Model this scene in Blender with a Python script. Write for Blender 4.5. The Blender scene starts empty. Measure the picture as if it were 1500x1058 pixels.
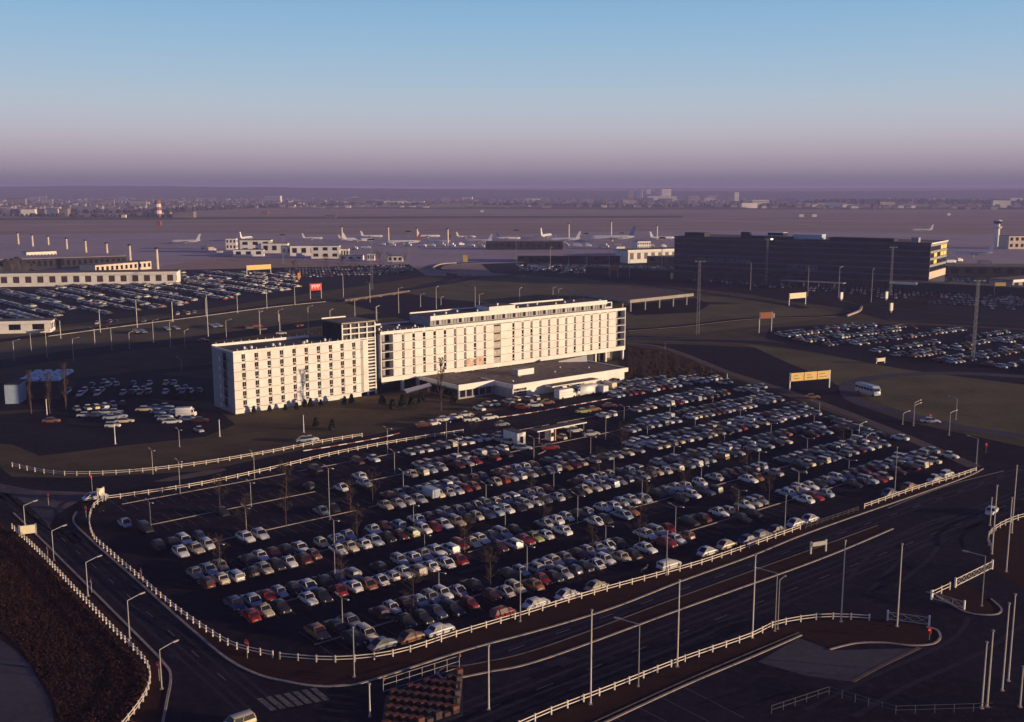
import bpy, math, random
from mathutils import Vector
from mathutils.geometry import tessellate_polygon
random.seed(11)
R = math.radians
scene = bpy.context.scene
C = scene.collection
PI = math.pi
# ---------------------------------------------------------------- camera
F_PX, CAM_H = 1520.0, 58.0
PITCH = math.atan((529 - 278) / F_PX)
cp, sp = math.cos(PITCH), math.sin(PITCH)
cam = bpy.data.objects.new('camera', bpy.data.cameras.new('camera'))
C.objects.link(cam)
cam.location = (0, 0, CAM_H)
cam.rotation_euler = (PI / 2 - PITCH, 0, 0)
cam.data.sensor_width = 36
cam.data.lens = F_PX / 1500 * 36
cam.data.clip_start = 0.5
cam.data.clip_end = 60000
scene.camera = cam
# ---------------------------------------------------------------- light
SUN_AZ, SUN_EL = R(-12), R(6.5)          # direction towards the sun, angle from +X
world = bpy.data.worlds.new('World')
scene.world = world
world.use_nodes = True
nt = world.node_tree
nt.nodes.clear()
out = nt.nodes.new('ShaderNodeOutputWorld')
bg = nt.nodes.new('ShaderNodeBackground')
sky = nt.nodes.new('ShaderNodeTexSky')
sky.sky_type = 'NISHITA'
sky.sun_disc = False
sky.sun_elevation = SUN_EL
sky.sun_rotation = PI / 2 - SUN_AZ
sky.altitude = 100
sky.air_density = 1.0
sky.dust_density = 1.6
sky.ozone_density = 2.0
tc = nt.nodes.new('ShaderNodeTexCoord')
sx = nt.nodes.new('ShaderNodeSeparateXYZ')
rp = nt.nodes.new('ShaderNodeValToRGB')
rp.color_ramp.interpolation = 'B_SPLINE'
el = rp.color_ramp.elements
SKY = [(0, (0.1124, 0.093, 0.1581)), (0.008, (0.1526, 0.1267, 0.2)), (0.018, (0.255, 0.213, 0.2777)), (0.035, (0.3707, 0.3181, 0.38)), (0.055, (0.4182, 0.4085, 0.4691)), (0.08, (0.38, 0.4433, 0.5235)), (0.1, (0.3265, 0.4332, 0.5462)), (0.135, (0.255, 0.4085, 0.5695)), (0.18, (0.1874, 0.3616, 0.5578)), (0.26, (0.0652, 0.1526, 0.3438)), (0.4, (0.024, 0.0259, 0.1526)), (1.0, (0.0117, 0.0094, 0.095))]
el[0].position, el[0].color = SKY[0][0], (*SKY[0][1], 1)
el[1].position, el[1].color = SKY[-1][0], (*SKY[-1][1], 1)
for p_, c_ in SKY[1:-1]:
    e_ = el.new(p_); e_.color = (*c_, 1)
mx = nt.nodes.new('ShaderNodeMix'); mx.data_type = 'RGBA'; mx.blend_type = 'MIX'
sc = nt.nodes.new('ShaderNodeMix'); sc.data_type = 'RGBA'; sc.blend_type = 'MULTIPLY'
L = nt.links.new
L(tc.outputs['Generated'], sx.inputs[0]); L(sx.outputs['Z'], rp.inputs[0])
SKY_K = 6.67      # the Nishita sky's brightness scale, so that both halves of the mix share one strength
sc.inputs[0].default_value = 1
L(rp.outputs[0], sc.inputs[6]); sc.inputs[7].default_value = (SKY_K, SKY_K, SKY_K, 1)
mx.inputs[0].default_value = 0.95
L(sky.outputs[0], mx.inputs[6]); L(sc.outputs[2], mx.inputs[7])
L(mx.outputs[2], bg.inputs[0])
bg.inputs[1].default_value = 0.15
L(bg.outputs[0], out.inputs[0])
sl = bpy.data.lights.new('sun', 'SUN')
sl.energy = 5.0
sl.angle = R(0.5)
sl.color = (1.0, 0.73, 0.46)
so = bpy.data.objects.new('sun', sl)
C.objects.link(so)
sd = Vector((math.cos(SUN_AZ) * math.cos(SUN_EL), math.sin(SUN_AZ) * math.cos(SUN_EL), math.sin(SUN_EL)))
so.rotation_euler = sd.to_track_quat('Z', 'Y').to_euler()
vs = scene.view_settings
scene.display_settings.display_device = 'sRGB'
vs.view_transform = 'Standard'
vs.look = 'None'
vs.exposure = 0.3
vs.gamma = 1
vs.use_curve_mapping = False
# ---------------------------------------------------------------- plan helpers
def G(u, v, z=0.0):
    """survey point: where the sight line through (u, v) meets the level z"""
    x, y = u - 750, 529 - v
    t = (z - CAM_H) / (-F_PX * sp + y * cp)
    return Vector((x * t, (F_PX * cp + y * sp) * t, z))
ANG = R(39)
ca, sa = math.cos(ANG), math.sin(ANG)
def U(a, b, z=0.0):
    """the street grid: a along the hotel front, b away from the road"""
    return Vector((a * ca - b * sa, a * sa + b * ca, z))
def a_at(u, b, z):
    k = (u - 750) / F_PX
    Y = (b + k * (CAM_H - z) * sp * sa) / (ca - k * cp * sa)
    X = k * (Y * cp + (CAM_H - z) * sp)
    return X * ca + Y * sa
def h_at(u, vb, vt):
    p = G(u, vb)
    lo, hi = 0, 300
    for _ in range(40):
        m = (lo + hi) / 2
        d = p.y * cp + (CAM_H - m) * sp
        v = 529 - F_PX * (p.y * sp - (CAM_H - m) * cp) / d
        if v > vt: lo = m
        else: hi = m
    return lo
def smooth(P, n=6, closed=False):
    P = [Vector(p) for p in P]
    N = len(P)
    o = []
    for i in range(N if closed else N - 1):
        a = P[(i - 1) % N] if closed or i > 0 else P[i]
        b, c = P[i], P[(i + 1) % N]
        d = P[(i + 2) % N] if closed or i < N - 2 else c
        for k in range(n):
            t = k / n
            o.append(0.5 * ((2 * b) + (c - a) * t + (2 * a - 5 * b + 4 * c - d) * t * t + (3 * b - a - 3 * c + d) * t ** 3))
    if not closed: o.append(P[-1])
    return o
def resample(P, step):
    o = [P[0].copy()]
    rem = step
    for i in range(len(P) - 1):
        a, b = P[i], P[i + 1]
        L_ = (b - a).length
        if L_ < 1e-6: continue
        pos = rem
        while pos <= L_:
            o.append(a.lerp(b, pos / L_)); pos += step
        rem = pos - L_
    return o
# ---------------------------------------------------------------- object helpers
def tag(o, label=None, cat=None, group=None, kind=None):
    if label: o['label'] = label
    if cat: o['category'] = cat
    if group: o['group'] = group
    if kind: o['kind'] = kind
    return o
def empty(name, loc, rz=0, label=None, cat=None, group=None):
    o = bpy.data.objects.new(name, None)
    C.objects.link(o)
    o.location = loc
    o.rotation_euler.z = rz
    o.empty_display_size = 0.2
    return tag(o, label, cat, group)
def inst(name, mesh, parent=None, loc=(0, 0, 0), rz=0, mats=None):
    o = bpy.data.objects.new(name, mesh)
    C.objects.link(o)
    if parent: o.parent = parent
    o.location = loc
    o.rotation_euler.z = rz
    return o
class MB:
    def __init__(s): s.v, s.f, s.m = [], [], []
    def quad(s, P, m=0):
        i = len(s.v); s.v += [tuple(p) for p in P]; s.f.append(tuple(range(i, i + len(P)))); s.m.append(m)
    def hexa(s, P, m=0):
        i = len(s.v); s.v += [tuple(p) for p in P]
        for f in ((3, 2, 1, 0), (4, 5, 6, 7), (0, 1, 5, 4), (1, 2, 6, 5), (2, 3, 7, 6), (3, 0, 4, 7)):
            s.f.append(tuple(i + k for k in f)); s.m.append(m)
    def box(s, x0, y0, z0, x1, y1, z1, m=0):
        s.hexa([(x0, y0, z0), (x1, y0, z0), (x1, y1, z0), (x0, y1, z0), (x0, y0, z1), (x1, y0, z1), (x1, y1, z1), (x0, y1, z1)], m)
    def bar(s, p, q, w, h, m=0):
        p, q = Vector(p), Vector(q)
        d = (q - p).normalized()
        up = Vector((0, 0, 1)) if abs(d.z) < 0.95 else Vector((1, 0, 0))
        a = d.cross(up).normalized() * (w / 2)
        b = a.cross(d).normalized() * (h / 2)
        s.hexa([p - a - b, p + a - b, p + a + b, p - a + b, q - a - b, q + a - b, q + a + b, q - a + b], m)
    def cyl(s, p, q, r0, r1=None, n=6, m=0, cap=True):
        p, q = Vector(p), Vector(q)
        r1 = r0 if r1 is None else r1
        d = (q - p).normalized()
        up = Vector((0, 0, 1)) if abs(d.z) < 0.95 else Vector((1, 0, 0))
        a = d.cross(up).normalized(); b = d.cross(a)
        i = len(s.v)
        for c, r in ((p, r0), (q, r1)):
            for k in range(n):
                t = 2 * PI * k / n
                s.v.append(tuple(c + (a * math.cos(t) + b * math.sin(t)) * r))
        for k in range(n):
            j = (k + 1) % n
            s.f.append((i + k, i + n + k, i + n + j, i + j)); s.m.append(m)
        if cap:
            s.f.append(tuple(i + k for k in range(n))); s.m.append(m)
            s.f.append(tuple(i + n + k for k in reversed(range(n)))); s.m.append(m)
    def rings(s, RR, m=0, cap=True):
        i = len(s.v); n = len(RR[0])
        for r in RR: s.v += [tuple(p) for p in r]
        for k in range(len(RR) - 1):
            for j in range(n):
                s.f.append((i + k * n + j, i + k * n + (j + 1) % n, i + (k + 1) * n + (j + 1) % n, i + (k + 1) * n + j)); s.m.append(m)
        if cap:
            s.f.append(tuple(i + j for j in reversed(range(n)))); s.m.append(m)
            s.f.append(tuple(i + (len(RR) - 1) * n + j for j in range(n))); s.m.append(m)
    def mesh(s, name, mats, sm=False):
        me = bpy.data.meshes.new(name)
        me.from_pydata(s.v, [], s.f)
        for m in mats: me.materials.append(m)
        if len(mats) > 1: me.polygons.foreach_set('material_index', s.m)
        if sm:
            me.polygons.foreach_set('use_smooth', [True] * len(me.polygons))
            try: me.set_sharp_from_angle(angle=R(38))
            except Exception: pass
        me.update()
        return me
    def build(s, name, mats, parent=None, loc=(0, 0, 0), rz=0, sm=False):
        if not isinstance(mats, (list, tuple)): mats = [mats]
        return inst(name, s.mesh(name, mats, sm), parent, loc, rz)
# ---------------------------------------------------------------- materials
def mat(name, col, rough=0.8, amt=0.15, scale=1.0, spec=0.3, metal=0, bump=0, col2=None, emit=None, det=5, coat=0, obj=True):
    m = bpy.data.materials.new(name)
    m.use_nodes = True
    n = m.node_tree; b = n.nodes['Principled BSDF']
    b.inputs['Roughness'].default_value = rough
    b.inputs['Specular IOR Level'].default_value = spec
    b.inputs['Metallic'].default_value = metal
    b.inputs['Coat Weight'].default_value = coat
    if emit:
        b.inputs['Emission Color'].default_value = (*emit[0], 1); b.inputs['Emission Strength'].default_value = emit[1]
    if amt or col2:
        tcn = n.nodes.new('ShaderNodeNewGeometry')
        nz = n.nodes.new('ShaderNodeTexNoise'); nz.inputs['Scale'].default_value = scale; nz.inputs['Detail'].default_value = det
        nz.inputs['Roughness'].default_value = 0.62
        n.links.new(tcn.outputs['Position'], nz.inputs['Vector'])
        cr = n.nodes.new('ShaderNodeValToRGB')
        c2 = col2 or tuple(max(0, c * (1 - amt * 1.6)) for c in col)
        c1 = tuple(min(1, c * (1 + amt)) for c in col) if not col2 else col
        cr.color_ramp.elements[0].position = 0.32; cr.color_ramp.elements[0].color = (*c2, 1)
        cr.color_ramp.elements[1].position = 0.68; cr.color_ramp.elements[1].color = (*c1, 1)
        n.links.new(nz.outputs['Fac'], cr.inputs[0])
        n.links.new(cr.outputs[0], b.inputs['Base Color'])
        if bump:
            bp = n.nodes.new('ShaderNodeBump'); bp.inputs['Strength'].default_value = 0.6; bp.inputs['Distance'].default_value = bump
            nb = n.nodes.new('ShaderNodeTexNoise'); nb.inputs['Scale'].default_value = scale * 6; nb.inputs['Detail'].default_value = 4
            n.links.new(tcn.outputs['Position'], nb.inputs['Vector'])
            n.links.new(nb.outputs['Fac'], bp.inputs['Height']); n.links.new(bp.outputs[0], b.inputs['Normal'])
    else:
        b.inputs['Base Color'].default_value = (*col, 1)
    return m
def ground_mat(name, c1, c2, c3, s1, s2, rough=0.95, spec=0.03):
    m = bpy.data.materials.new(name); m.use_nodes = True
    n = m.node_tree; b = n.nodes['Principled BSDF']
    b.inputs['Roughness'].default_value = rough; b.inputs['Specular IOR Level'].default_value = spec
    g = n.nodes.new('ShaderNodeNewGeometry')
    def nz(s, d, r=0.6):
        t = n.nodes.new('ShaderNodeTexNoise'); t.inputs['Scale'].default_value = s; t.inputs['Detail'].default_value = d; t.inputs['Roughness'].default_value = r
        n.links.new(g.outputs['Position'], t.inputs['Vector']); return t
    a, c = nz(s1, 6), nz(s2, 5, 0.7)
    def ramp(src, p0, p1):
        r_ = n.nodes.new('ShaderNodeMapRange'); r_.inputs[1].default_value = p0; r_.inputs[2].default_value = p1
        n.links.new(src.outputs['Fac'], r_.inputs[0]); return r_
    m1 = n.nodes.new('ShaderNodeMix'); m1.data_type = 'RGBA'; m1.inputs[6].default_value = (*c1, 1); m1.inputs[7].default_value = (*c2, 1)
    n.links.new(ramp(a, 0.38, 0.62).outputs[0], m1.inputs[0])
    m2 = n.nodes.new('ShaderNodeMix'); m2.data_type = 'RGBA'; m2.inputs[7].default_value = (*c3, 1)
    n.links.new(m1.outputs[2], m2.inputs[6]); n.links.new(ramp(c, 0.45, 0.75).outputs[0], m2.inputs[0])
    n.links.new(m2.outputs[2], b.inputs['Base Color'])
    return m
M = {}
M['field'] = ground_mat('dry field', (0.44, 0.31, 0.23), (0.33, 0.25, 0.18), (0.50, 0.35, 0.28), 0.006, 0.05)
M['grass'] = ground_mat('winter grass', (0.165, 0.145, 0.07), (0.10, 0.093, 0.043), (0.19, 0.14, 0.08), 0.05, 0.6)
M['lawn'] = ground_mat('hotel lawn', (0.12, 0.095, 0.05), (0.075, 0.062, 0.034), (0.14, 0.09, 0.055), 0.12, 1.1)
M['scrub'] = ground_mat('red brown scrub', (0.062, 0.026, 0.02), (0.035, 0.016, 0.014), (0.075, 0.04, 0.028), 0.25, 2.5)
M['verge'] = ground_mat('earth verge', (0.05, 0.022, 0.017), (0.032, 0.015, 0.013), (0.06, 0.03, 0.02), 0.3, 3.0)
M['asphalt'] = ground_mat('asphalt', (0.019, 0.015, 0.025), (0.010, 0.008, 0.014), (0.034, 0.026, 0.038), 0.07, 0.7, 0.85, 0.05)
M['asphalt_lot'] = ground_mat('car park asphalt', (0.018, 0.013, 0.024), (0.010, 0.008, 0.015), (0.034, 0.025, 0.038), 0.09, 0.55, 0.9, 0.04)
M['asphalt_old'] = ground_mat('worn grey asphalt', (0.085, 0.075, 0.085), (0.06, 0.054, 0.062), (0.11, 0.095, 0.10), 0.08, 0.8, 0.85, 0.08)
M['apron'] = ground_mat('concrete apron', (0.46, 0.36, 0.35), (0.37, 0.29, 0.28), (0.52, 0.41, 0.40), 0.01, 0.12, 0.8, 0.2)
M['path'] = ground_mat('pale path', (0.16, 0.12, 0.10), (0.11, 0.085, 0.075), (0.2, 0.15, 0.12), 0.15, 2.0)
M['kerb'] = mat('kerb stone', (0.36, 0.30, 0.25), 0.8, 0.2, 1.2)
M['mark'] = mat('worn road paint', (0.40, 0.36, 0.33), 0.7, 0.35, 2.5)
M['markdim'] = mat('faded bay paint', (0.12, 0.10, 0.10), 0.7, 0.4, 2.0)
M['markcross'] = mat('dirty crossing paint', (0.15, 0.13, 0.11), 0.7, 0.4, 2.0)
M['white'] = mat('white paint', (0.80, 0.76, 0.70), 0.6, 0.06, 0.8)
M['facade'] = mat('cream concrete panel', (0.80, 0.75, 0.68), 0.7, 0.09, 0.22)
M['facade2'] = mat('slightly grey concrete panel', (0.74, 0.71, 0.67), 0.7, 0.06, 0.5)
M['joint'] = mat('facade joint', (0.30, 0.22, 0.17), 0.8, 0.1, 1)
M['roof'] = mat('roofing felt', (0.10, 0.085, 0.08), 0.9, 0.3, 0.25)
M['roof2'] = mat('gravel roof', (0.17, 0.13, 0.105), 0.95, 0.3, 0.5)
M['glass'] = mat('dark window glass', (0.012, 0.012, 0.014), 0.12, 0, spec=0.5)
M['carglass'] = mat('car window glass', (0.012, 0.012, 0.016), 0.3, 0, spec=0.5)
M['wear'] = ground_mat('tyre worn asphalt', (0.036, 0.031, 0.042), (0.024, 0.020, 0.030), (0.048, 0.040, 0.054), 0.3, 2.0, 0.85, 0.06)
M['patch'] = ground_mat('dark asphalt patch', (0.011, 0.009, 0.014), (0.008, 0.006, 0.010), (0.016, 0.012, 0.018), 0.3, 2.0, 0.85, 0.04)
M['lanepaint'] = mat('faint lane paint', (0.17, 0.15, 0.15), 0.7, 0.4, 2.0)
M['brownglass'] = mat('curtained window', (0.075, 0.045, 0.03), 0.35, 0.25, 1.0, spec=0.4)
M['curtain'] = mat('light curtain', (0.5, 0.45, 0.38), 0.8, 0.2, 1.0)
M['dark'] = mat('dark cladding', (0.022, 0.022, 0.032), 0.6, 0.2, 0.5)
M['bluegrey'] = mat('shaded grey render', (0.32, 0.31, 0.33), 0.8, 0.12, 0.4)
M['steel'] = mat('galvanised steel', (0.38, 0.36, 0.35), 0.5, 0.1, 2, metal=0.4)
M['polewhite'] = mat('white enamelled pole', (0.72, 0.62, 0.52), 0.5, 0.08, 1)
M['rust'] = mat('rust red steel', (0.30, 0.09, 0.05), 0.7, 0.2, 2)
M['concrete'] = mat('concrete', (0.34, 0.30, 0.27), 0.85, 0.15, 0.4)
M['bark'] = mat('winter bark', (0.11, 0.075, 0.055), 0.9, 0.2, 3)
M['twig'] = mat('bare twigs', (0.075, 0.048, 0.038), 0.95, 0.2, 3)
M['evergreen'] = mat('evergreen leaves', (0.022, 0.032, 0.018), 0.8, 0.3, 2)
M['tyre'] = mat('tyre rubber', (0.012, 0.012, 0.012), 0.85, 0)
M['chrome'] = mat('chrome', (0.6, 0.6, 0.6), 0.2, 0, metal=1)
M['lamp'] = mat('lamp lens', (0.7, 0.68, 0.6), 0.15, 0, spec=0.6)
M['tail'] = mat('tail lamp red', (0.45, 0.02, 0.015), 0.25, 0, spec=0.5)
M['redsign'] = mat('sign red', (0.75, 0.03, 0.025), 0.45, 0)
M['board'] = mat('cream sign board', (0.80, 0.70, 0.48), 0.6, 0.06, 1)
M['yellow'] = mat('yellow sign board', (0.78, 0.52, 0.16), 0.6, 0.08, 1)
M['orange'] = mat('orange post', (0.65, 0.25, 0.05), 0.6, 0.1, 1)
M['ink'] = mat('sign lettering', (0.03, 0.03, 0.05), 0.6, 0)
M['bark2'] = mat('poplar bark', (0.16, 0.10, 0.07), 0.9, 0.2, 3)
M['sand'] = mat('sand coloured concrete', (0.66, 0.54, 0.42), 0.8, 0.08, 0.3)
M['litwin'] = mat('lit yellow window', (0.8, 0.5, 0.1), 0.4, 0, emit=((1.0, 0.50, 0.06), 0.55))
M['bluelight'] = mat('pale blue plastic', (0.42, 0.52, 0.62), 0.4, 0.1, 1)
M['town'] = mat('distant render', (0.26, 0.21, 0.19), 0.9, 0.3, 0.01)
M['town2'] = mat('distant pale render', (0.80, 0.72, 0.62), 0.9, 0.15, 0.01)
M['wood'] = mat('distant winter wood', (0.035, 0.03, 0.03), 0.95, 0.3, 0.01)
M['hill'] = ground_mat('distant hill', (0.06, 0.055, 0.05), (0.035, 0.035, 0.035), (0.10, 0.08, 0.07), 0.002, 0.012)
M['crate'] = mat('red brown crate', (0.15, 0.05, 0.035), 0.8, 0.3, 1.5)
M['crate2'] = mat('dark stained crate', (0.07, 0.045, 0.045), 0.8, 0.3, 1.5)
M['airwhite'] = mat('aircraft white', (0.82, 0.80, 0.78), 0.35, 0.03, 0.2)
M['airmetal'] = mat('aircraft bare metal', (0.45, 0.44, 0.45), 0.35, 0.05, 0.3, metal=0.5)
M['airblue'] = mat('aircraft blue', (0.06, 0.10, 0.32), 0.35, 0)
PAINT = dict(w=(0.68, 0.67, 0.64), c=(0.66, 0.56, 0.38), l=(0.38, 0.37, 0.38), b=(0.34, 0.40, 0.47), g=(0.20, 0.21, 0.23), k=(0.022, 0.022, 0.026),
             r=(0.24, 0.018, 0.018), m=(0.085, 0.018, 0.018), o=(0.26, 0.12, 0.06), n=(0.04, 0.055, 0.13), y=(0.32, 0.33, 0.12), e=(0.45, 0.38, 0.27))
CNAME = dict(w='white', c='cream', l='light grey', b='pale blue', g='dark grey', k='black', r='red', m='maroon', o='orange brown', n='navy blue', y='yellow green', e='beige')
PM = {k: mat('car paint ' + CNAME[k], v, 0.38, 0.05, 1.5, spec=0.45, coat=0.12) for k, v in PAINT.items()}
LOT_ROWS = [
 (111.65, "63.9k 66.0c 72.3k 74.7k 77.2n 79.6k 82.4r 86.7m 88.9l 91.1c 93.9o 96.1r 98.3k 100.4l 102.6n 104.9k 107.0w 109.5w 112.3e 114.6k 118.3w 122.9r 125.3w 128.1o 143.0k 146.5k 161.0w 163.9r 167.4b 177.4k 179.7k 182.2b 184.6r 187.0e 192.8m 198.4m 201.0c 203.8e 206.4c 213.7w"),
 (116.55, "61.3o 64.1k 66.2g 70.9m 73.1w 75.2m 77.4b 79.6l 81.7w 83.9l 86.9k 93.9k 96.1b 98.6l 100.8l 102.9c 105.1g 107.8m 110.0l 112.2b 114.4w 116.5k 123.5w 126.1l 128.4r 134.4k 137.4m 142.4w 144.5l 149.5w 151.8l 153.9g 162.1b 164.7l 166.8w 169.3w 172.2k 175.2l 178.8w 181.7g 184.8m 187.8m 190.8m 194.0g 197.1l 200.4e 203.7w 207.0l 210.5l 214.5l"),
 (127.05, "56.8r 59.0e 61.2k 65.6w 67.7k 70.5r 73.0w 75.2o 77.3w 79.6w 81.9w 84.0e 86.5w 89.2w 91.5r 100.2m 102.9w 105.6r 107.7y 109.9w 113.7w 121.4w 123.5k 127.9b 130.5o 143.9k 147.0w 150.7n 152.8k 164.0w 166.2o 172.1l 181.4k 183.6c 186.0k 188.2c 190.6n 192.9g 196.8g 199.7l 202.6m 205.6w 208.6l 211.7l 220.3w"),
 (131.95, "56.9n 59.3b 61.5r 63.6b 65.8k 68.0w 70.8k 73.0n 75.4l 80.1k 84.2l 86.6w 88.7l 91.3w 93.6w 95.9r 98.0c 100.3w 102.5n 104.9l 107.4k 113.8l 116.6w 119.2w 121.9k 124.0l 128.1w 130.3w 133.1b 135.5w 138.0b 142.4k 145.0g 148.1w 150.3w 154.7w 159.8l 162.1k 164.4m 166.8k 169.1m 171.6l 174.0b 182.4g 184.9c 187.7w 190.4o 194.3l 196.6k 199.0k 201.3l 203.8w 206.2g 208.7k 211.1w 213.7m 216.2l 218.9k"),
 (142.45, "56.8m 59.2c 61.4w 64.0k 66.1c 68.3k 70.4w 72.8m 75.0o 79.3w 81.4c 83.7w 86.0w 88.6k 90.8m 93.0y 95.6w 97.7r 99.9w 102.7e 104.9k 107.1c 109.3n 111.5b 113.7w 116.1k 118.4l 120.8w 123.2g 125.7l 128.1k 131.2k 133.4c 135.7l 138.0l 140.3b 142.7g 144.9n 147.1k 149.2b 151.4k 153.5e 155.7l 159.0c 162.6g 164.9w 167.4g 169.9l 174.0o 176.8k 179.6l 185.2b 189.6l 193.4k 196.4c 207.2m 209.6k 212.1b 216.6r 219.8g 223.1e"),
 (147.35, "57.1g 59.3b 61.5e 65.8k 68.0w 70.3m 72.6k 74.8w 78.7c 81.6b 83.9b 88.8w 91.2m 93.5b 97.9w 100.0m 102.2n 104.3g 106.5g 108.6k 110.8l 112.9g 115.1c 117.2l 119.4l 123.0l 125.4l 127.8r 135.6m 137.9w 140.2w 142.5w 144.9c 147.3k 149.8l 152.3e 159.6l 162.2m 164.8l 167.5g 170.7o 173.3l 175.9w 178.6b 181.2w 184.0b 186.7k 189.5w 192.4k 195.3g 197.4k 200.1k 202.9o 205.7m 208.6n 212.4n 216.2w"),
 (157.85, "59.1w 61.4e 63.7w 70.3w 72.8w 97.9e 100.2l 102.6l 104.9l 109.5c 111.6l 113.8w 115.9r 118.1o 123.2e 125.4r 127.6l 129.9w 132.2l 134.6k 136.9n 139.3l 141.7o 144.2m 146.6e 150.3l 154.0g 156.9l 160.4c 164.0l 169.2l 171.8c 174.5g 177.3c 180.1w 183.0l 186.1g 188.8c 191.4l 194.2k 197.0g 199.4r 203.7l 208.2c 213.2l 215.7w 218.4w 221.0l 223.7l 226.4l 229.2e"),
 (162.75, "57.4k 59.5k 61.7w 64.4n 87.0g 89.6k 101.8m 104.0l 106.1m 108.3l 110.4l 112.6l 114.7l 116.9l 119.1k 121.3o 123.6n 128.2o 130.4o 132.7b 135.0w 137.2o 141.9k 144.2b 146.6k 148.9g 166.8w 169.1w 171.5w 173.9w 176.2n 178.7l 181.2k 183.7k 186.1w 188.8k 191.3w 193.9e 196.6c 199.3k 202.0l 206.0b 209.5w 212.9w 216.5r 220.1e 224.9l 227.7m 230.4g 233.3k"),
 (173.25, "59.0k 72.8k 97.4w 102.6b 113.4e 115.9e 118.5b 121.0l 125.2m 127.7l 130.1r 135.0r 138.6k 176.4l 178.7g 181.1k 183.4l 185.8b 188.2k 190.6w 193.1b 199.2w 201.4c 203.5l 205.7b 207.8m 210.0m 212.1b 214.3l 216.4k 218.6w 220.8c 223.0l 228.1g 232.1l"),
 (178.15, "57.1b 93.1k 104.4w 118.8e 121.1l 123.4m 125.8m 128.1w 130.6l 134.8l 138.1l 141.3w 186.7b 189.6l 192.6b 195.6w 198.8m 201.1k 203.4g 205.9o 208.3o 210.8k 213.3k 215.8r 218.4w 221.0l 225.2k 228.0l 230.8c 233.7l 236.5w"),
 (188.65, "100.4k 110.3m 114.0w 123.2l 125.5l 127.8w 130.0n 132.3g 134.7c 137.0w 139.4w 141.9w 144.4w 148.4g 182.8w 185.9w 194.5l 197.7l 200.7c 205.4b 207.9w 210.4r 212.9w 215.5n 218.1l 220.7l 223.3m 225.9k 228.6k 231.4o 237.8l 242.4w 247.2b"),
 (193.55, "206.2b 209.4n 212.7w 216.2l 219.6n 223.0k 226.6b 230.1w"),
]
# ================================================================ the ground
def sheet(name, P, z, m):
    P = [Vector((p[0], p[1], z)) for p in P]
    tri = tessellate_polygon([P])
    b = MB(); b.v = [tuple(p) for p in P]
    for t in tri:
        a, c, d = (P[i] for i in t)
        if (c - a).cross(d - a).z < 0: t = (t[0], t[2], t[1])
        b.f.append(tuple(t)); b.m.append(0)
    return tag(b.build(name, m), kind='structure')
def gp(L_): return [G(u, v) for u, v in L_]
def strip_mesh(b, P, w, z0, z1=None, m=0):
    P = [Vector((p[0], p[1], 0)) for p in P]
    n = len(P); Lf, Rt = [], []
    for i in range(n):
        d = (P[min(n - 1, i + 1)] - P[max(0, i - 1)]).normalized()
        nn = Vector((-d.y, d.x, 0)) * (w / 2)
        Lf.append(P[i] + nn); Rt.append(P[i] - nn)
    for i in range(n - 1):
        if z1 is None:
            b.quad([(*Rt[i][:2], z0), (*Rt[i + 1][:2], z0), (*Lf[i + 1][:2], z0), (*Lf[i][:2], z0)], m)
        else:
            a, c, d, e = Rt[i], Rt[i + 1], Lf[i + 1], Lf[i]
            b.quad([(*a[:2], z1), (*c[:2], z1), (*d[:2], z1), (*e[:2], z1)], m)
            b.quad([(*a[:2], z0), (*c[:2], z0), (*c[:2], z1), (*a[:2], z1)], m)
            b.quad([(*d[:2], z0), (*e[:2], z0), (*e[:2], z1), (*d[:2], z1)], m)
def ribbon(name, P, w, z, m, n=8):
    b = MB(); strip_mesh(b, smooth(P, n), w, z)
    return tag(b.build(name, m), kind='structure')
def kerb(P, w=0.3, h=0.12, name='kerb', m=None, n=8):
    b = MB(); strip_mesh(b, smooth(P, n) if n else P, w, 0.0, h)
    return tag(b.build(name, m or M['kerb']), kind='structure')
sheet('ground', [(-16000, -2000), (16000, -2000), (16000, 15000), (-16000, 15000)], 0, M['field'])
sheet('grass_bank', gp([(-300, 404), (1800, 404), (1800, 720), (-300, 720)]), 0.002, M['lawn'])
sheet('road', gp([(-400, 692), (110, 700), (300, 690), (530, 640), (700, 606), (1000, 556), (1430, 672), (1900, 672), (2200, 1400), (-900, 1400), (-900, 900)]), 0.01, M['asphalt'])
sheet('forecourt', gp([(1000, 405), (1800, 412), (1800, 500), (1300, 470), (1235, 452), (1120, 436)]), 0.005, M['asphalt'])
# airfield
sheet('apron', gp([(-90, 346), (15, 344), (250, 341), (700, 345), (1000, 337), (1640, 346), (1640, 388), (1000, 380), (780, 384), (600, 391), (480, 383), (330, 376), (160, 402), (-90, 402)]), 0.02, M['apron'])
for k, (pts, w) in enumerate([([(-200, 331), (700, 326), (1700, 321)], 45), ([(-200, 317), (700, 312), (1700, 309)], 60), ([(-200, 338), (600, 335), (1700, 331)], 22), ([(560, 308), (900, 318), (1200, 330)], 25)]):
    ribbon('runway' if k < 2 else 'taxiway', gp(pts), w, 0.03 + 0.006 * k, M['apron'], 3)
for k, pts in enumerate([[(-200, 324), (400, 321), (1000, 319), (1000, 316), (300, 318), (-200, 320)], [(300, 305), (900, 302), (1500, 304), (1500, 307), (900, 307)]]):
    sheet('grass_strip', gp(pts), 0.05 + 0.01 * k, M['grass'])
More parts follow.
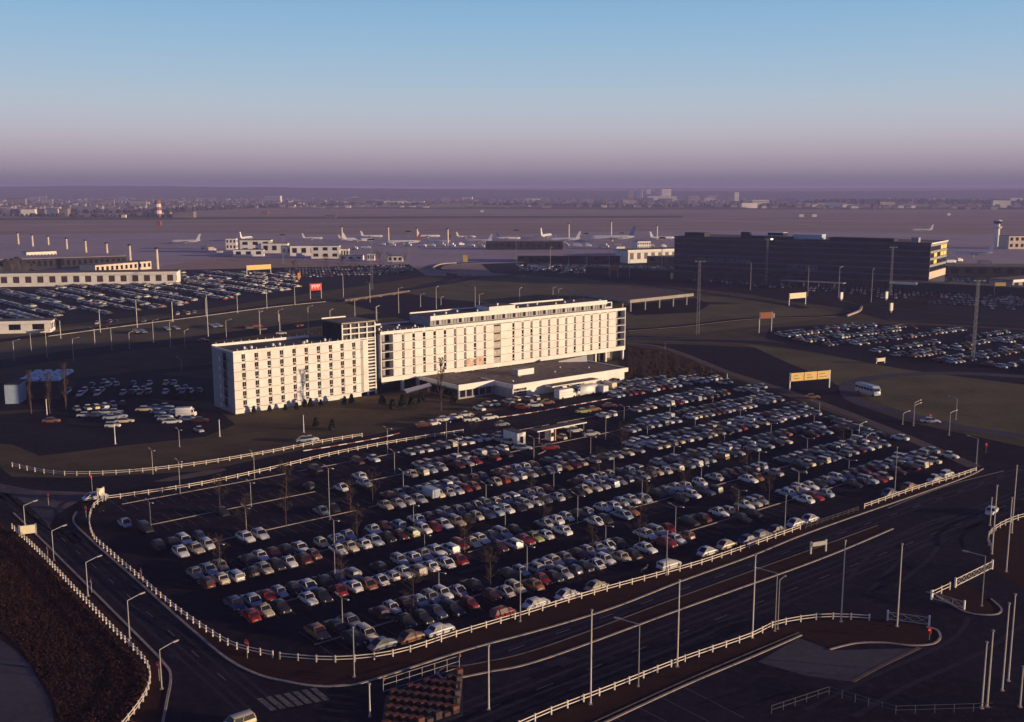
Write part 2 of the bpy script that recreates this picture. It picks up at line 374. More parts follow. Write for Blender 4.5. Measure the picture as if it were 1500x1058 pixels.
# greens
sheet('lawn', gp([(-90, 555), (320, 590), (560, 560), (960, 540), (960, 572), (690, 612), (640, 625), (530, 641), (400, 662), (250, 687), (100, 697), (20, 687), (-90, 665)]), 0.004, M['lawn'])
sheet('grass_mound', gp([(600, 425), (700, 408), (800, 402), (900, 415), (990, 432), (1130, 440), (1250, 462), (1180, 470), (1000, 490), (900, 490), (800, 470), (700, 455), (560, 442)]), 0.006, M['grass'])
sheet('grass_bank', gp([(1095, 505), (1200, 518), (1400, 548), (1640, 560), (1640, 660), (1500, 645), (1330, 606), (1245, 574), (1180, 545), (1120, 522)]), 0.008, M['grass'])
sheet('grass_bank', gp([(-90, 500), (300, 458), (500, 436), (560, 440), (560, 470), (300, 500), (-90, 545)]), 0.006, M['grass'])
sheet('grass_bank', gp([(-90, 545), (320, 503), (900, 452), (930, 500), (920, 520), (560, 545), (320, 580), (-90, 590)]), 0.009, M['lawn'])
sheet('scrub_bank', gp([(918, 506), (990, 516), (1062, 544), (1062, 551), (920, 556), (905, 530)]), 0.012, M['scrub'])
sheet('scrub_bank', gp([(-90, 690), (20, 776), (60, 812), (110, 865), (165, 922), (214, 975), (222, 1000), (208, 1035), (190, 1130), (-90, 1130)]), 0.012, M['scrub'])
sheet('service_path', gp([(-60, 900), (20, 950), (45, 975), (75, 1030), (90, 1130), (-60, 1130)]), 0.02, M['asphalt_old'])
# main roads
sheet('road', [U(24, 15), U(340, 15), U(340, 101.2), U(150, 101), U(49.9, 101), U(49.9, 240), U(43.2, 240), U(43.2, 101), U(24, 101)], 0.014, M['asphalt'])
sheet('road', gp([(-90, 690), (30, 700), (110, 712), (180, 710), (300, 690), (400, 673), (530, 649), (600, 637), (690, 613), (800, 598), (880, 583), (945, 572), (985, 562), (1062, 552), (1075, 560), (940, 590), (830, 615), (700, 630), (590, 645), (500, 662), (300, 707), (150, 737), (122, 762), (124, 790), (100, 800), (20, 740), (-90, 690)]), 0.018, M['asphalt'])
sheet('worn_road', gp([(-90, 690), (18, 712), (48, 718), (84, 752), (72, 772), (50, 748), (18, 724), (-90, 706)]), 0.022, M['asphalt_old'])
sheet('traffic_island', gp([(48, 718), (90, 720), (140, 722), (112, 736), (86, 752), (70, 738)]), 0.024, M['path'])
sheet('traffic_island', gp([(224, 706), (250, 699), (300, 690), (328, 686), (332, 689), (300, 697), (250, 705)]), 0.024, M['path'])
LOT = [(150, 741), (132, 760), (131, 782), (160, 806), (204, 846), (250, 886), (300, 921), (345, 949), (400, 962), (480, 967), (600, 951), (670, 926), (870, 869), (1062, 812), (1265, 742), (1432, 688), (1350, 655), (1250, 617), (1160, 583), (1080, 556), (1040, 552), (930, 556), (910, 574), (830, 606), (700, 630), (590, 646), (500, 663), (300, 708)]
sheet('car_park_surface', gp(LOT), 0.026, M['asphalt_lot'])
V_OUT = [(318, 954), (340, 970), (360, 981), (388, 992), (420, 999), (456, 1005), (499, 1005), (541, 998), (682, 953), (800, 921), (900, 890), (1000, 851), (1100, 815), (1200, 775), (1400, 705), (1440, 687)]
sheet('verge', gp([(131, 782), (160, 806), (204, 846), (250, 886), (300, 921), (345, 949), (400, 962), (480, 967), (600, 951), (670, 926), (870, 869), (1062, 812), (1265, 742), (1432, 688)]) + gp(V_OUT)[::-1] + gp([(200, 850), (150, 805), (112, 772), (118, 762)]), 0.03, M['verge'])
kerb(gp([(112, 750), (108, 765), (130, 788), (160, 815), (200, 850), (260, 904), (318, 954)]) + gp(V_OUT[1:]), 0.34)
sheet('verge', gp([(20, 752), (60, 790), (100, 830), (200, 930), (240, 972), (250, 990), (243, 1035), (225, 1130), (190, 1130), (208, 1035), (222, 1000), (214, 975), (165, 922), (110, 865), (60, 812), (20, 776)]), 0.03, M['verge'])
kerb(gp([(20, 752), (60, 790), (100, 830), (200, 930), (240, 972), (250, 992), (243, 1035), (225, 1130)]), 0.3)
MED = [(640, 985), (655, 995), (715, 985), (800, 965), (1000, 892), (1200, 820), (1308, 775)]
sheet('median_strip', gp(MED + [(1290, 771), (1200, 801), (1000, 873), (800, 947), (700, 972), (655, 977)]), 0.022, M['verge'])
kerb(gp(MED), 0.32)
kerb(gp([(1285, 770), (1200, 801), (1000, 873), (800, 947), (700, 972), (655, 977), (642, 984)]), 0.22, 0.1, m=M['asphalt_old'])
# slip road islands in the right foreground
FL = [(810, 1046), (900, 1011), (1000, 971), (1100, 936), (1135, 919), (1200, 908), (1262, 907), (1300, 911), (1362, 918)]
sheet('verge', gp([(760, 1075)] + FL + [(1373, 924), (1378, 935), (1365, 944), (1333, 946), (1293, 942), (1253, 943), (1219, 951), (1173, 931), (1099, 964), (1000, 1006), (860, 1075)]), 0.022, M['verge'])
kerb(gp([(1215, 952), (1253, 943), (1293, 942), (1333, 946), (1365, 944), (1377, 935), (1373, 924), (1357, 919)]), 0.3)
kerb(gp([(850, 1076), (1000, 1006), (1099, 964), (1174, 931)]), 0.28)
kerb(gp([(835, 1074), (995, 1001), (1095, 958), (1170, 927)]), 0.18, 0.1, m=M['asphalt_old'])
kerb(gp([(1347, 949), (1293, 975), (1248, 999)]), 0.5, 0.05, m=M['path'])
sheet('worn_road', gp([(1170, 935), (1219, 953), (1340, 950), (1293, 975), (1248, 999), (1180, 990), (1110, 970)]), 0.02, M['asphalt_old'])
sheet('traffic_island', gp([(1357, 868), (1385, 852), (1405, 853), (1450, 878), (1467, 893), (1455, 900), (1415, 896)]), 0.024, M['verge'])
kerb(gp([(1357, 868), (1370, 872), (1415, 897), (1455, 901), (1467, 893), (1452, 878)]), 0.26)
sheet('verge', gp([(1447, 800), (1450, 785), (1475, 770), (1520, 755), (1640, 740), (1640, 905), (1520, 880), (1450, 830)]), 0.022, M['verge'])
kerb(gp([(1300, 745), (1345, 727), (1400, 708), (1470, 690)]), 0.2, 0.06, 'kerb', M['markdim'])
# roads beyond the hotel
ribbon('motorway', gp([(-150, 555), (20, 531), (150, 513), (330, 492), (560, 462), (760, 445), (930, 440)]), 17, 0.02, M['asphalt'])
ribbon('service_road', gp([(-150, 592), (20, 566), (160, 552), (330, 535), (600, 510)]), 8, 0.016, M['asphalt'])
ribbon('earth_verge', gp([(-120, 527), (20, 513), (150, 499), (300, 483), (450, 466)]), 7, 0.024, M['path'])
ribbon('approach_road', gp([(-100, 513), (70, 490), (160, 479), (300, 461), (400, 448), (500, 438), (600, 424), (660, 414), (720, 405), (800, 403), (900, 412), (1010, 427), (1120, 441), (1180, 452)]), 8, 0.03, M['asphalt'])
kerb(gp([(820, 405), (900, 413), (1010, 428), (1090, 438)]), 0.8, 0.25, 'road_edge', M['path'])
kerb(gp([(1060, 432), (1120, 441), (1170, 447)]), 0.8, 0.25, 'road_edge', M['path'])
kerb(gp([(70, 493), (160, 481), (300, 463), (400, 450), (500, 440)]), 0.9, 0.25, 'road_edge', M['kerb'])
ribbon('slip_road', gp([(600, 424), (655, 410), (660, 400), (640, 395), (650, 388), (700, 384), (760, 384)]), 7, 0.026, M['asphalt'])
kerb(gp([(690, 403), (650, 399), (634, 394), (645, 388), (668, 386)]), 1.2, 0.9, 'retaining_kerb', M['kerb'])
sheet('road_shade_sheet', gp([(505, 444), (596, 430), (640, 437), (700, 443), (790, 458), (880, 466), (760, 478), (600, 470)]), 0.028, M['asphalt_lot'])  # flat sheet, the trench's shade painted as dark asphalt
sheet('road_shade_sheet', gp([(905, 452), (925, 446), (1018, 437), (1040, 446), (1020, 458), (930, 462)]), 0.029, M['asphalt_lot'])  # dark sheet painting the shade beneath the flyover deck
sheet('forecourt', gp([(700, 383), (800, 379), (1000, 383), (1300, 392), (1640, 408), (1640, 478), (1450, 462), (1280, 450), (1120, 434), (1000, 421), (850, 409), (720, 400)]), 0.018, M['asphalt'])
ribbon('airport_road', gp([(820, 405), (930, 415), (1050, 425), (1180, 437), (1225, 440), (1262, 446), (1262, 455), (1220, 463), (1100, 467), (1000, 478), (920, 484)]), 7, 0.034, M['asphalt'])
kerb(gp([(920, 485), (1000, 479), (1100, 468), (1220, 464), (1250, 459)]), 0.6, 0.2, 'road_edge', M['path'])
kerb(gp([(1180, 437), (1225, 440), (1256, 447)]), 0.8, 0.2, 'road_edge', M['path'])
kerb(gp([(1262, 447), (1350, 457), (1450, 465), (1640, 477)]), 0.8, 0.2, 'road_edge', M['path'])
ribbon('airport_road', gp([(1245, 446), (1350, 456), (1450, 464), (1640, 476)]), 6, 0.038, M['asphalt'])
kerb(gp([(1240, 464), (1258, 457), (1262, 451)]), 1.0, 0.9, 'retaining_kerb', M['kerb'])
sheet('car_park_surface', gp([(1128, 480), (1250, 474), (1400, 478), (1640, 492), (1640, 575), (1400, 545), (1200, 516), (1120, 495)]), 0.022, M['asphalt_lot'])
kerb(gp([(1300, 470), (1400, 473), (1560, 480)]), 0.8, 0.5, 'retaining_kerb', M['path'])
ribbon('distributor_road', gp([(918, 494), (1000, 497), (1100, 501), (1200, 514), (1330, 538), (1500, 560), (1640, 578)]), 9, 0.03, M['asphalt'])
ribbon('worn_road', gp([(918, 495), (980, 496), (1060, 497), (1125, 499)]), 4, 0.036, M['asphalt_old'])
sheet('road_shade_sheet', gp([(918, 502), (1010, 505), (1105, 509), (1150, 530), (1205, 552), (1240, 572), (1246, 590), (1330, 618), (1500, 655), (1640, 690), (1640, 720), (1450, 690), (1425, 680), (1350, 648), (1280, 618), (1200, 587), (1130, 564), (1062, 543), (990, 514)]), 0.016, M['asphalt_lot'])  # sunken road laid flat, asphalt and trench shade in one dark colour
ribbon('footpath', gp([(918, 503), (960, 507), (1000, 519), (1062, 544), (1130, 566), (1200, 590), (1280, 621), (1350, 650), (1428, 684)]), 3.4, 0.034, M['path'])
ribbon('loop_road', gp([(1640, 560), (1500, 552), (1400, 547), (1310, 550), (1252, 560), (1244, 573), (1262, 590), (1330, 608), (1400, 625), (1500, 640), (1640, 660)]), 5.5, 0.034, M['asphalt_old'])
sheet('car_park_surface', gp([(-90, 412), (60, 420), (160, 398), (420, 392), (600, 388), (625, 405), (440, 432), (300, 453), (150, 470), (-90, 496)]), 0.044, M['asphalt'])
sheet('car_park_surface', gp([(-90, 612), (20, 606), (105, 598), (220, 585), (322, 603), (345, 622), (300, 640), (165, 655), (58, 668), (20, 652), (-90, 640)]), 0.012, M['asphalt'])
sheet('forecourt', gp([(-90, 570), (60, 556), (230, 548), (322, 556), (322, 590), (220, 585), (105, 598), (-90, 606)]), 0.014, M['asphalt'])
# parking kerbs, bay lines and road markings
bays, lanes = MB(), MB()
CTR = [114.1 + 15.4 * k for k in range(6)]
for k, c in enumerate(CTR):
    a1 = [208, 212, 216, 222, 228, 225][k]
    a, i = (59.5 if k < 5 else 61), 0
    while a < a1:
        e = min(a1, a + 33.5)
        kerb([U(a, c), U(e, c)], 0.28, 0.11, 'parking_kerb', M['kerb'], 0)
        a = e + 2.6
    x = 60.0
    while x < a1:
        for s in (-1, 1):
            p, q = U(x, c + s * 0.4), U(x, c + s * 5.0)
            strip_mesh(bays, [p, q], 0.1, 0.034)
        x += 2.33
tag(bays.build('bay_marking', M['markdim']), kind='structure')
for b_, a0, a1, st, ln in ((97.0, 62, 330, 8, 2.6), (86.8, 50, 330, 8, 2.6), (46.6, 0, 0, 0, 0)):
    x = a0
    while x < a1:
        strip_mesh(lanes, [U(x, b_), U(x + ln, b_)], 0.13, 0.026); x += st
x = 112
while x < 235:
    strip_mesh(lanes, [U(46.6, x), U(46.6, x + 2.5)], 0.13, 0.026); x += 8
tag(lanes.build('lane_marking', M['lanepaint']), kind='structure')
for b_ in (96.1, 97.7, 84.4, 85.9, 88.2, 89.7):
    ribbon('tyre_worn_lane', [U(66 if b_ > 95 else 40, b_), U(120, b_ - .1), U(200, b_ + .15), U(335, b_)], 0.55, 0.018, M['wear'], 2)
for a_ in (44.6, 45.8, 47.5, 48.7):
    ribbon('tyre_worn_lane', [U(a_, 104), U(a_ + .1, 150), U(a_, 215)], 0.45, 0.018, M['wear'], 2)
for k, pts in enumerate([[(1240, 850), (1290, 800), (1360, 765), (1440, 745)], [(1270, 870), (1330, 812), (1400, 780), (1480, 752)], [(1310, 860), (1360, 820), (1385, 790), (1440, 765)], [(1180, 1040), (1280, 990), (1390, 940), (1420, 905)], [(1250, 1050), (1330, 1005), (1430, 960), (1500, 915)]]):
    ribbon('tyre_worn_lane', gp(pts), 0.7, 0.0195, M['wear'], 6)
random.seed(5)
for k in range(46):     # repair patches
    if k < 26: a_, b_ = random.uniform(62, 215), random.choice(CTR) + 7.7 + random.uniform(-2.4, 2.4)
    elif k < 36: a_, b_ = random.uniform(60, 230), random.uniform(83, 90)
    else: a_, b_ = random.uniform(43.8, 48.5), random.uniform(108, 220)
    if k < 26 and b_ > 186: b_ -= 15.4
    w, h = random.uniform(1.2, 6.5) * (0.4 if k >= 36 else 1), random.uniform(0.6, 2.4) * (0.6 if k >= 36 else 1); z_ = 0.0305 if k < 26 else 0.0225
    b = MB(); b.quad([U(a_, b_, z_), U(a_ + w, b_ + random.uniform(-.1, .1), z_), U(a_ + w + random.uniform(-.3, .3), b_ + h, z_), U(a_ + random.uniform(-.2, .2), b_ + h, z_)])
    tag(b.build('asphalt_patch', M['patch' if k % 3 else 'wear']), kind='structure')
for k in range(9):      # manhole covers and drains
    b = MB(); p = U(random.uniform(62, 180), random.choice((84, 96.5, 87.5)), 0); b.cyl((p.x, p.y, 0.016), (p.x, p.y, 0.03), .35, .35, 12); tag(b.build('manhole_cover', M['patch']), kind='structure')
fb = MB()
for k in range(16):
    p = G(1000 - k * 34, 1006 + k * 14.5); q = G(1090 - k * 34, 1052 + k * 14.5)
    strip_mesh(fb, [p, q], 0.1, 0.026)
tag(fb.build('bay_marking', M['markdim']), kind='structure')
for k in range(7):      # zebra crossing, bar by bar
    u0, v0 = 376 + 13 * k, 1024 - 2.5 * k
    b = MB(); P = [G(u0, v0), G(u0 + 8, v0 - 1.5), G(u0 + 30, v0 + 16), G(u0 + 21, v0 + 18)]
    b.quad([(*p[:2], 0.03) for p in P]); tag(b.build('crossing_stripe', M['markcross']), kind='structure')
# candy-striped kerb beside the hotel road and in front of the hotel
def dashes(P, step, w=0.35):
    pts = resample(smooth(P, 8), step / 2)
    for mt, off in (('white', 0), ('redsign', 1)):
        b = MB()
        for i in range(off, len(pts) - 1, 2):
            strip_mesh(b, [pts[i], pts[i + 1]], w, 0.02, 0.16)
        tag(b.build('striped_kerb', M[mt] if mt == 'white' else M['rust']), kind='structure')
dashes(gp([(444, 661), (500, 652), (560, 641), (592, 633)]), 4.4)
dashes(gp([(695, 618), (730, 612), (790, 603), (850, 592), (900, 583)]), 4.0, 0.45)

# ================================================================ fences
POST = {}
def fence(label, P, spacing=2.4, h=0.95, pick=None, group='white post and rail fences', rails=True, m='polewhite', pw=0.15):
    pts = resample(smooth(P, 10), spacing)
    f = empty('post_and_rail_fence', pts[0], 0, label, 'fence', group)
    key = (h, m, pw)
    if key not in POST:
        b = MB(); b.box(-pw / 2, -pw / 2, 0, pw / 2, pw / 2, h, 0); b.box(-pw / 2 - .015, -pw / 2 - .015, h, pw / 2 + .015, pw / 2 + .015, h + 0.03, 0)
        POST[key] = b.mesh('post', [M[m]])
    o0 = pts[0]
    for i, p in enumerate(pts):
        d = (pts[min(len(pts) - 1, i + 1)] - pts[max(0, i - 1)])
        inst('post', POST[key], f, p - o0, math.atan2(d.y, d.x))
        if rails and i < len(pts) - 1:
            for z in (h * 0.45, h * 0.86):
                q = pts[i + 1]; L_ = (q - p).length
                k2 = ('rail', round(L_, 1), m)
                if k2 not in POST:
                    b = MB(); b.box(0, -0.03, -0.05, round(L_, 1), 0.03, 0.05); POST[k2] = b.mesh('rail', [M[m]])
                inst('rail', POST[k2], f, (p - o0) + Vector((0, 0, z)), math.atan2(q.y - p.y, q.x - p.x))
    return f
fence('white rail fence round the lower left corner and left side of the big car park', gp([(150, 735), (137, 745), (131, 765), (138, 790), (160, 811), (204, 849), (250, 889), (300, 925), (345, 951), (395, 963), (408, 966)]), 1.9)
fence('white rail fence along the near edge of the big car park beside the avenue', gp([(410, 966), (480, 971), (546, 967), (600, 956), (670, 933), (763, 905), (870, 872), (1000, 836), (1062, 816), (1172, 776)]), 2.4)
fence('white rail fence at the far right corner of the big car park', gp([(1266, 745), (1340, 719), (1400, 701), (1432, 690)]), 2.4)
fence('white rail fence on the car park side of the hotel road', gp([(155, 733), (200, 727), (300, 711), (400, 689), (500, 665), (590, 648), (688, 633)]), 2.6)
fence('white rail fence below the hotel lawn, behind the road', gp([(18, 684), (60, 693), (110, 697), (200, 693), (300, 681), (400, 664), (470, 650), (532, 640)]), 2.6)
fence('white rail fence on the left edge of the brown scrub bank', gp([(18, 775), (60, 814), (110, 867), (165, 924), (205, 963), (219, 985), (218, 1010), (204, 1037), (170, 1080)]), 1.5)
fence('white rail fence along the slip road in the lower right foreground', gp([(760, 1068)] + FL[:6] + [(1262, 909), (1292, 912)]), 2.4)
fence('short curved white rail fence at the right edge above the lattice gate', gp([(1452, 806), (1447, 795), (1452, 783), (1472, 770), (1500, 760), (1560, 745)]), 2.2, 1.1)
fence('short white rail fence piece left of the lattice gate on the island', gp([(1366, 876), (1400, 860)]), 2.4, 1.2)
fence('row of dark posts closing the gap in the near fence near the right corner', gp([(1180, 775), (1215, 763), (1262, 747)]), 1.6, 0.9, rails=True, m='dark')
def lattice_gate(label, A_, B_, h, m='polewhite'):
    d = B_ - A_; L_ = d.length
    g = empty('lattice_gate', A_, math.atan2(d.y, d.x), label, 'gate', 'lattice gates of the slip road')
    for x in (0.0, L_):
        b = MB(); b.box(x - 0.12, -0.12, 0, x + 0.12, 0.12, h + 0.25); b.build('gate_post', M['white'], g)
    for z in (0.22, h):
        b = MB(); b.box(0.13, -0.04, z - 0.05, L_ - 0.13, 0.04, z + 0.05); b.build('rail', M[m], g)
    n = max(3, int(L_ / 1.5))
    for i in range(n):
        x0, x1 = 0.15 + (L_ - 0.3) * i / n, 0.15 + (L_ - 0.3) * (i + 1) / n
        b = MB(); b.bar((x0, 0, 0.27), (x1, 0, h - 0.05), 0.05, 0.05); b.bar((x0, 0.01, h - 0.05), (x1, 0.01, 0.27), 0.05, 0.05); b.bar((x1, 0, 0.27), (x1, 0, h - 0.05), 0.04, 0.04)
        b.build('lattice_brace', M['steel'], g)
lattice_gate('long white lattice gate spanning the island at far right', G(1399, 861), G(1453, 834), 1.3)
lattice_gate('grey lattice gate swung open in front of the island', G(1364, 878), G(1412, 893), 1.1, 'steel')
lattice_gate('grey lattice gate at the tip of the curved slip road fence', G(1300, 909), G(1361, 917), 1.2, 'steel')
# ================================================================ hotel, lower wing
HB = 252.0
lw = empty('hotel_wing', U(111, HB), ANG, 'lower left wing of the white hotel, six window rows, standing on the lawn', 'hotel', 'wings of the white hotel')
def part(name, mats, parent, fn, sm=False):
    b = MB(); fn(b); return b.build(name, mats, parent, sm=sm)
LWX, LWD, LWZ = 38.0, 13.6, 16.6
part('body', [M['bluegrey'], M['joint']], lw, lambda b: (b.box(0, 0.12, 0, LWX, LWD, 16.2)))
def roof_rim(b, x0, y0, x1, y1, z0, z1, t=0.3, m=0):
    b.box(x0, y0, z0, x1, y0 + t, z1, m); b.box(x0, y1 - t, z0, x1, y1, z1, m)
    b.box(x0, y0 + t, z0, x0 + t, y1 - t, z1, m); b.box(x1 - t, y0 + t, z0, x1, y1 - t, z1, m)
part('roof', [M['roof']], lw, lambda b: b.box(0.3, 0.42, 16.2, 38, LWD - 0.3, 16.28))
part('parapet', [M['white']], lw, lambda b: (b.box(0, 0, 16.2, 38, 0.3, 16.6), b.box(0, LWD - 0.3, 16.2, LWX - 9, LWD, 16.95), b.box(0, 0.3, 16.2, 0.3, LWD - 0.3, 16.6)))
part('plinth', [M['facade']], lw, lambda b: b.box(0, 0.0, 0, 38, 0.12, 1.2))
xs = [a_at(u, HB, 8) - 111 for u in (358, 377, 395.4, 413.8, 432, 449.8, 467.5, 485, 502, 519, 535.5)]
pit, z00 = 2.45, 1.3
WME = {}
def win_mesh(kind):
    if kind in WME: return WME[kind]
    b = MB()
    if kind.startswith('left'):      # tall dark light over a small lower light
        b.box(-0.48, 0.02, 0.85, 0.48, 0.08, 2.08, 0); b.box(-0.36, 0.02, 0.18, 0.36, 0.08, 0.70, 1)
        b.box(-0.5, -0.02, 0.76, 0.5, 0.03, 0.85, 2); b.box(-0.02, 0.0, 0.85, 0.02, 0.05, 2.08, 2)
        ms = [M['glass'] if kind == 'left' else M['brownglass'], M['dark'], M['facade']]
    elif kind == 'right':   # curtained tall light, dark square opening below
        b.box(-0.33, 0.02, 0.72, 0.33, 0.08, 2.15, 1); b.box(-0.33, 0.02, 0.12, 0.33, 0.08, 0.62, 0)
        b.box(-0.36, -0.02, 0.62, 0.36, 0.03, 0.72, 2); b.box(0.1, 0.0, 0.72, 0.14, 0.05, 2.15, 2)
        ms = [M['glass'], M['brownglass'], M['facade']]
    elif kind == 'rightdark':
        b.box(-0.4, 0.02, 0.9, 0.4, 0.08, 2.15, 0); b.box(-0.33, 0.02, 0.12, 0.33, 0.08, 0.7, 0)
        b.box(-0.43, -0.02, 0.7, 0.43, 0.03, 0.8, 2)
        ms = [M['glass'], M['brownglass'], M['facade']]
    WME[kind] = b.mesh('window', ms)
    return WME[kind]
PANEL = {}
def panel(parent, x0, x1, z, h, y=0.0, which=0):
    key = (round(x1 - x0, 1), h, which)
    if key not in PANEL:
        b = MB(); w = key[0]; b.box(0.03, 0, 0.06, w - 0.03, 0.118, h - 0.06)
        PANEL[key] = b.mesh('facade_panel', [M['facade'] if which == 0 else M['facade2']])
    inst('facade_panel', PANEL[key], parent, (x0, y, z))
WH = 0.5
for f in range(6):
    z = z00 + f * pit
    edges = [0.0]
    for i, x in enumerate(xs):
        hw = 0.56
        panel(lw, edges[-1], x - hw, z, pit, 0, 1 if random.random() < 0.3 else 0); edges.append(x + hw)
        inst('window', win_mesh('leftcurtain' if random.random() < .08 else 'left'), lw, (x, 0.0, z))
    panel(lw, edges[-1], 38.0, z, pit)
part('floor_band', [M['joint']], lw, lambda b: [b.box(0.02, 0.06, z00 + f * pit - 0.03, 37.98, 0.116, z00 + f * pit + 0.03) for f in range(6)])
part('top_band', [M['facade']], lw, lambda b: b.box(0, 0.0, 16.0, 38, 0.118, 16.19))
# backing of the window strips so that the wall behind the windows is cream
for x in xs: part('window_surround', [M['facade']], lw, lambda b: [(b.box(x - 0.56, 0.085, 1.2, x + 0.56, 0.118, 16.0), b.box(x - 0.56, 0.03, 1.2, x - 0.5, 0.084, 16.0), b.box(x + 0.5, 0.03, 1.2, x + 0.56, 0.084, 16.0))])
for f in range(6):   # end wall escape balconies
    z = z00 + f * pit
    part('balcony', [M['bluegrey'], M['dark']], lw, lambda b: (b.box(-1.3, 3.6, z, -0.01, 7.8, z + 0.14, 0), b.box(-1.3, 3.6, z + 0.14, -1.2, 7.8, z + 1.0, 0), b.box(-0.02, 4.4, z + 0.2, 0.02, 6.6, z + 2.1, 1)))
    part('balcony_post', [M['white']], lw, lambda b: b.box(-1.42, 5.4, z + 0.1, -1.3, 5.8, z + 1.2))
for i in range(14):
    part('railing_post', [M['white']], lw, lambda b: b.box(1.2 + i * 2.7, 0.1, 16.6, 1.3 + i * 2.7, 0.2, 17.1)) if i % 1 == 0 else 0
    part('railing_post', [M['white']], lw, lambda b: b.box(1.2 + i * 2.4, LWD - .2, 16.95, 1.3 + i * 2.4, LWD - .1, 17.4))
def vent(parent, x, y, z, s=1.0):
    kids = [c for c in parent.children if c.name.split('.')[0] == ('penthouse' if z > 19 else 'roof')]
    parent = kids[0] if kids else parent
    b = MB(); b.cyl((0, 0, 0), (0, 0, 0.35 * s), 0.32 * s, 0.32 * s, 8, 0); b.cyl((0, 0, 0.35 * s), (0, 0, 0.75 * s), 0.48 * s, 0.15 * s, 8, 0)
    b.build('roof_vent', M['white'], parent, (x, y, z))
for x in (5.0, 7.0, 13.5, 15.4, 22.0, 23.8, 29.0, 30.4, 36.5): vent(lw, x, 3.0 + (x % 2), 16.28, 1.0)
# ---------------------------------------------------------------- stair tower
tw = empty('stair_tower', U(143.4, HB + 0.32), ANG, 'taller stair tower with white grid front between the two hotel wings', 'tower')
TW, TZ = 10.9, 21.4
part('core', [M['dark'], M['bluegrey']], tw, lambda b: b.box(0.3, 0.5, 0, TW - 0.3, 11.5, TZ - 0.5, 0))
part('tower_roof', [M['roof2'], M['white']], tw, lambda b: (b.box(0, 0.15, TZ - 0.5, TW, 11.8, TZ, 0), b.box(0.1, 11.5, TZ, TW - 3, 11.8, TZ + 0.35, 1)))
for i in range(5):
    part('fin', [M['white']], tw, lambda b: b.box(i * (TW - 0.34) / 4, 0, 16.2 if i < 2 else 0, i * (TW - 0.34) / 4 + 0.34, 0.42, TZ - 0.52))
for i in range(7):
    part('fin', [M['dark']], tw, lambda b: b.box(0.12, 1.2 + i * 1.6, 16.6, 0.28, 1.32 + i * 1.6, TZ - 0.52))
for k in range(4): part('grid_bar', [M['white']], tw, lambda b: b.box(0.01, 0.06, 16.3 + k * 1.62, TW - 0.01, 0.38, 16.62 + k * 1.62 - (0.25 if k == 3 else 0)))
for k in range(17):
    z = 0.9 + k * 0.93
    part('grid_bar', [M['white']], tw, lambda b: b.box(5.3, 0.06, z, TW - 0.01, 0.38, z + (0.42 if k % 2 else 0.3)))
part('grid_panel', [M['white']], tw, lambda b: b.box(5.0, -0.02, 0, 5.3, 0.44, 16.25))
# ---------------------------------------------------------------- upper wing
RB = 251.2
rw = empty('hotel_wing', U(155.2, RB), ANG, 'long right wing of the white hotel raised on stilts, with penthouse floor', 'hotel', 'wings of the white hotel')
RX, RD, Z0, Z1 = a_at(916, RB, 10) - 155.2, 14.0, 3.4, 17.9
part('body', [M['bluegrey']], rw, lambda b: b.box(0.0, 0.12, Z0, RX, RD, Z1 - 0.05) if False else (b.box(5.6, 0.12, Z0, RX - 4.3, RD, Z1 - 0.3), b.box(0, 2.0, Z0, 5.6, RD, Z1 - 0.3), b.box(RX - 4.3, 2.0, Z0, RX, RD, Z1 - 0.3)))
part('roof', [M['roof']], rw, lambda b: b.box(0, 0.3, Z1 - 0.3, RX, RD, Z1))
part('roof_edge', [M['white']], rw, lambda b: (b.box(-0.05, -0.05, Z1 - 0.75, RX + 0.05, 0.119, Z1 + 0.12), b.box(-0.05, RD - 0.3, Z1, RX, RD, Z1 + 0.5)))
part('bottom_band', [M['facade']], rw, lambda b: b.box(-0.02, -0.06, Z0 - 0.02, RX + 0.02, 0.119, Z0 + 1.25))
Rpit, rz = 2.45, Z0 + 1.27
ux = [591, 606.4, 621.7, 637, 652, 667, 681.5, 696, 710.3]
vx = [752, 765.6, 778.6, 791.5, 804.2, 816.8, 829.4, 842, 854.4, 866.4, 878.5, 890.2]
X1 = [a_at(u, RB, 10) - 155.2 for u in ux]; X2 = [a_at(u, RB, 10) - 155.2 for u in vx]
st0, st1 = a_at(723, RB, 10) - 155.2, a_at(733.5, RB, 10) - 155.2
be1 = a_at(577.5, RB, 10) - 155.2; be2 = a_at(901.5, RB, 10) - 155.2
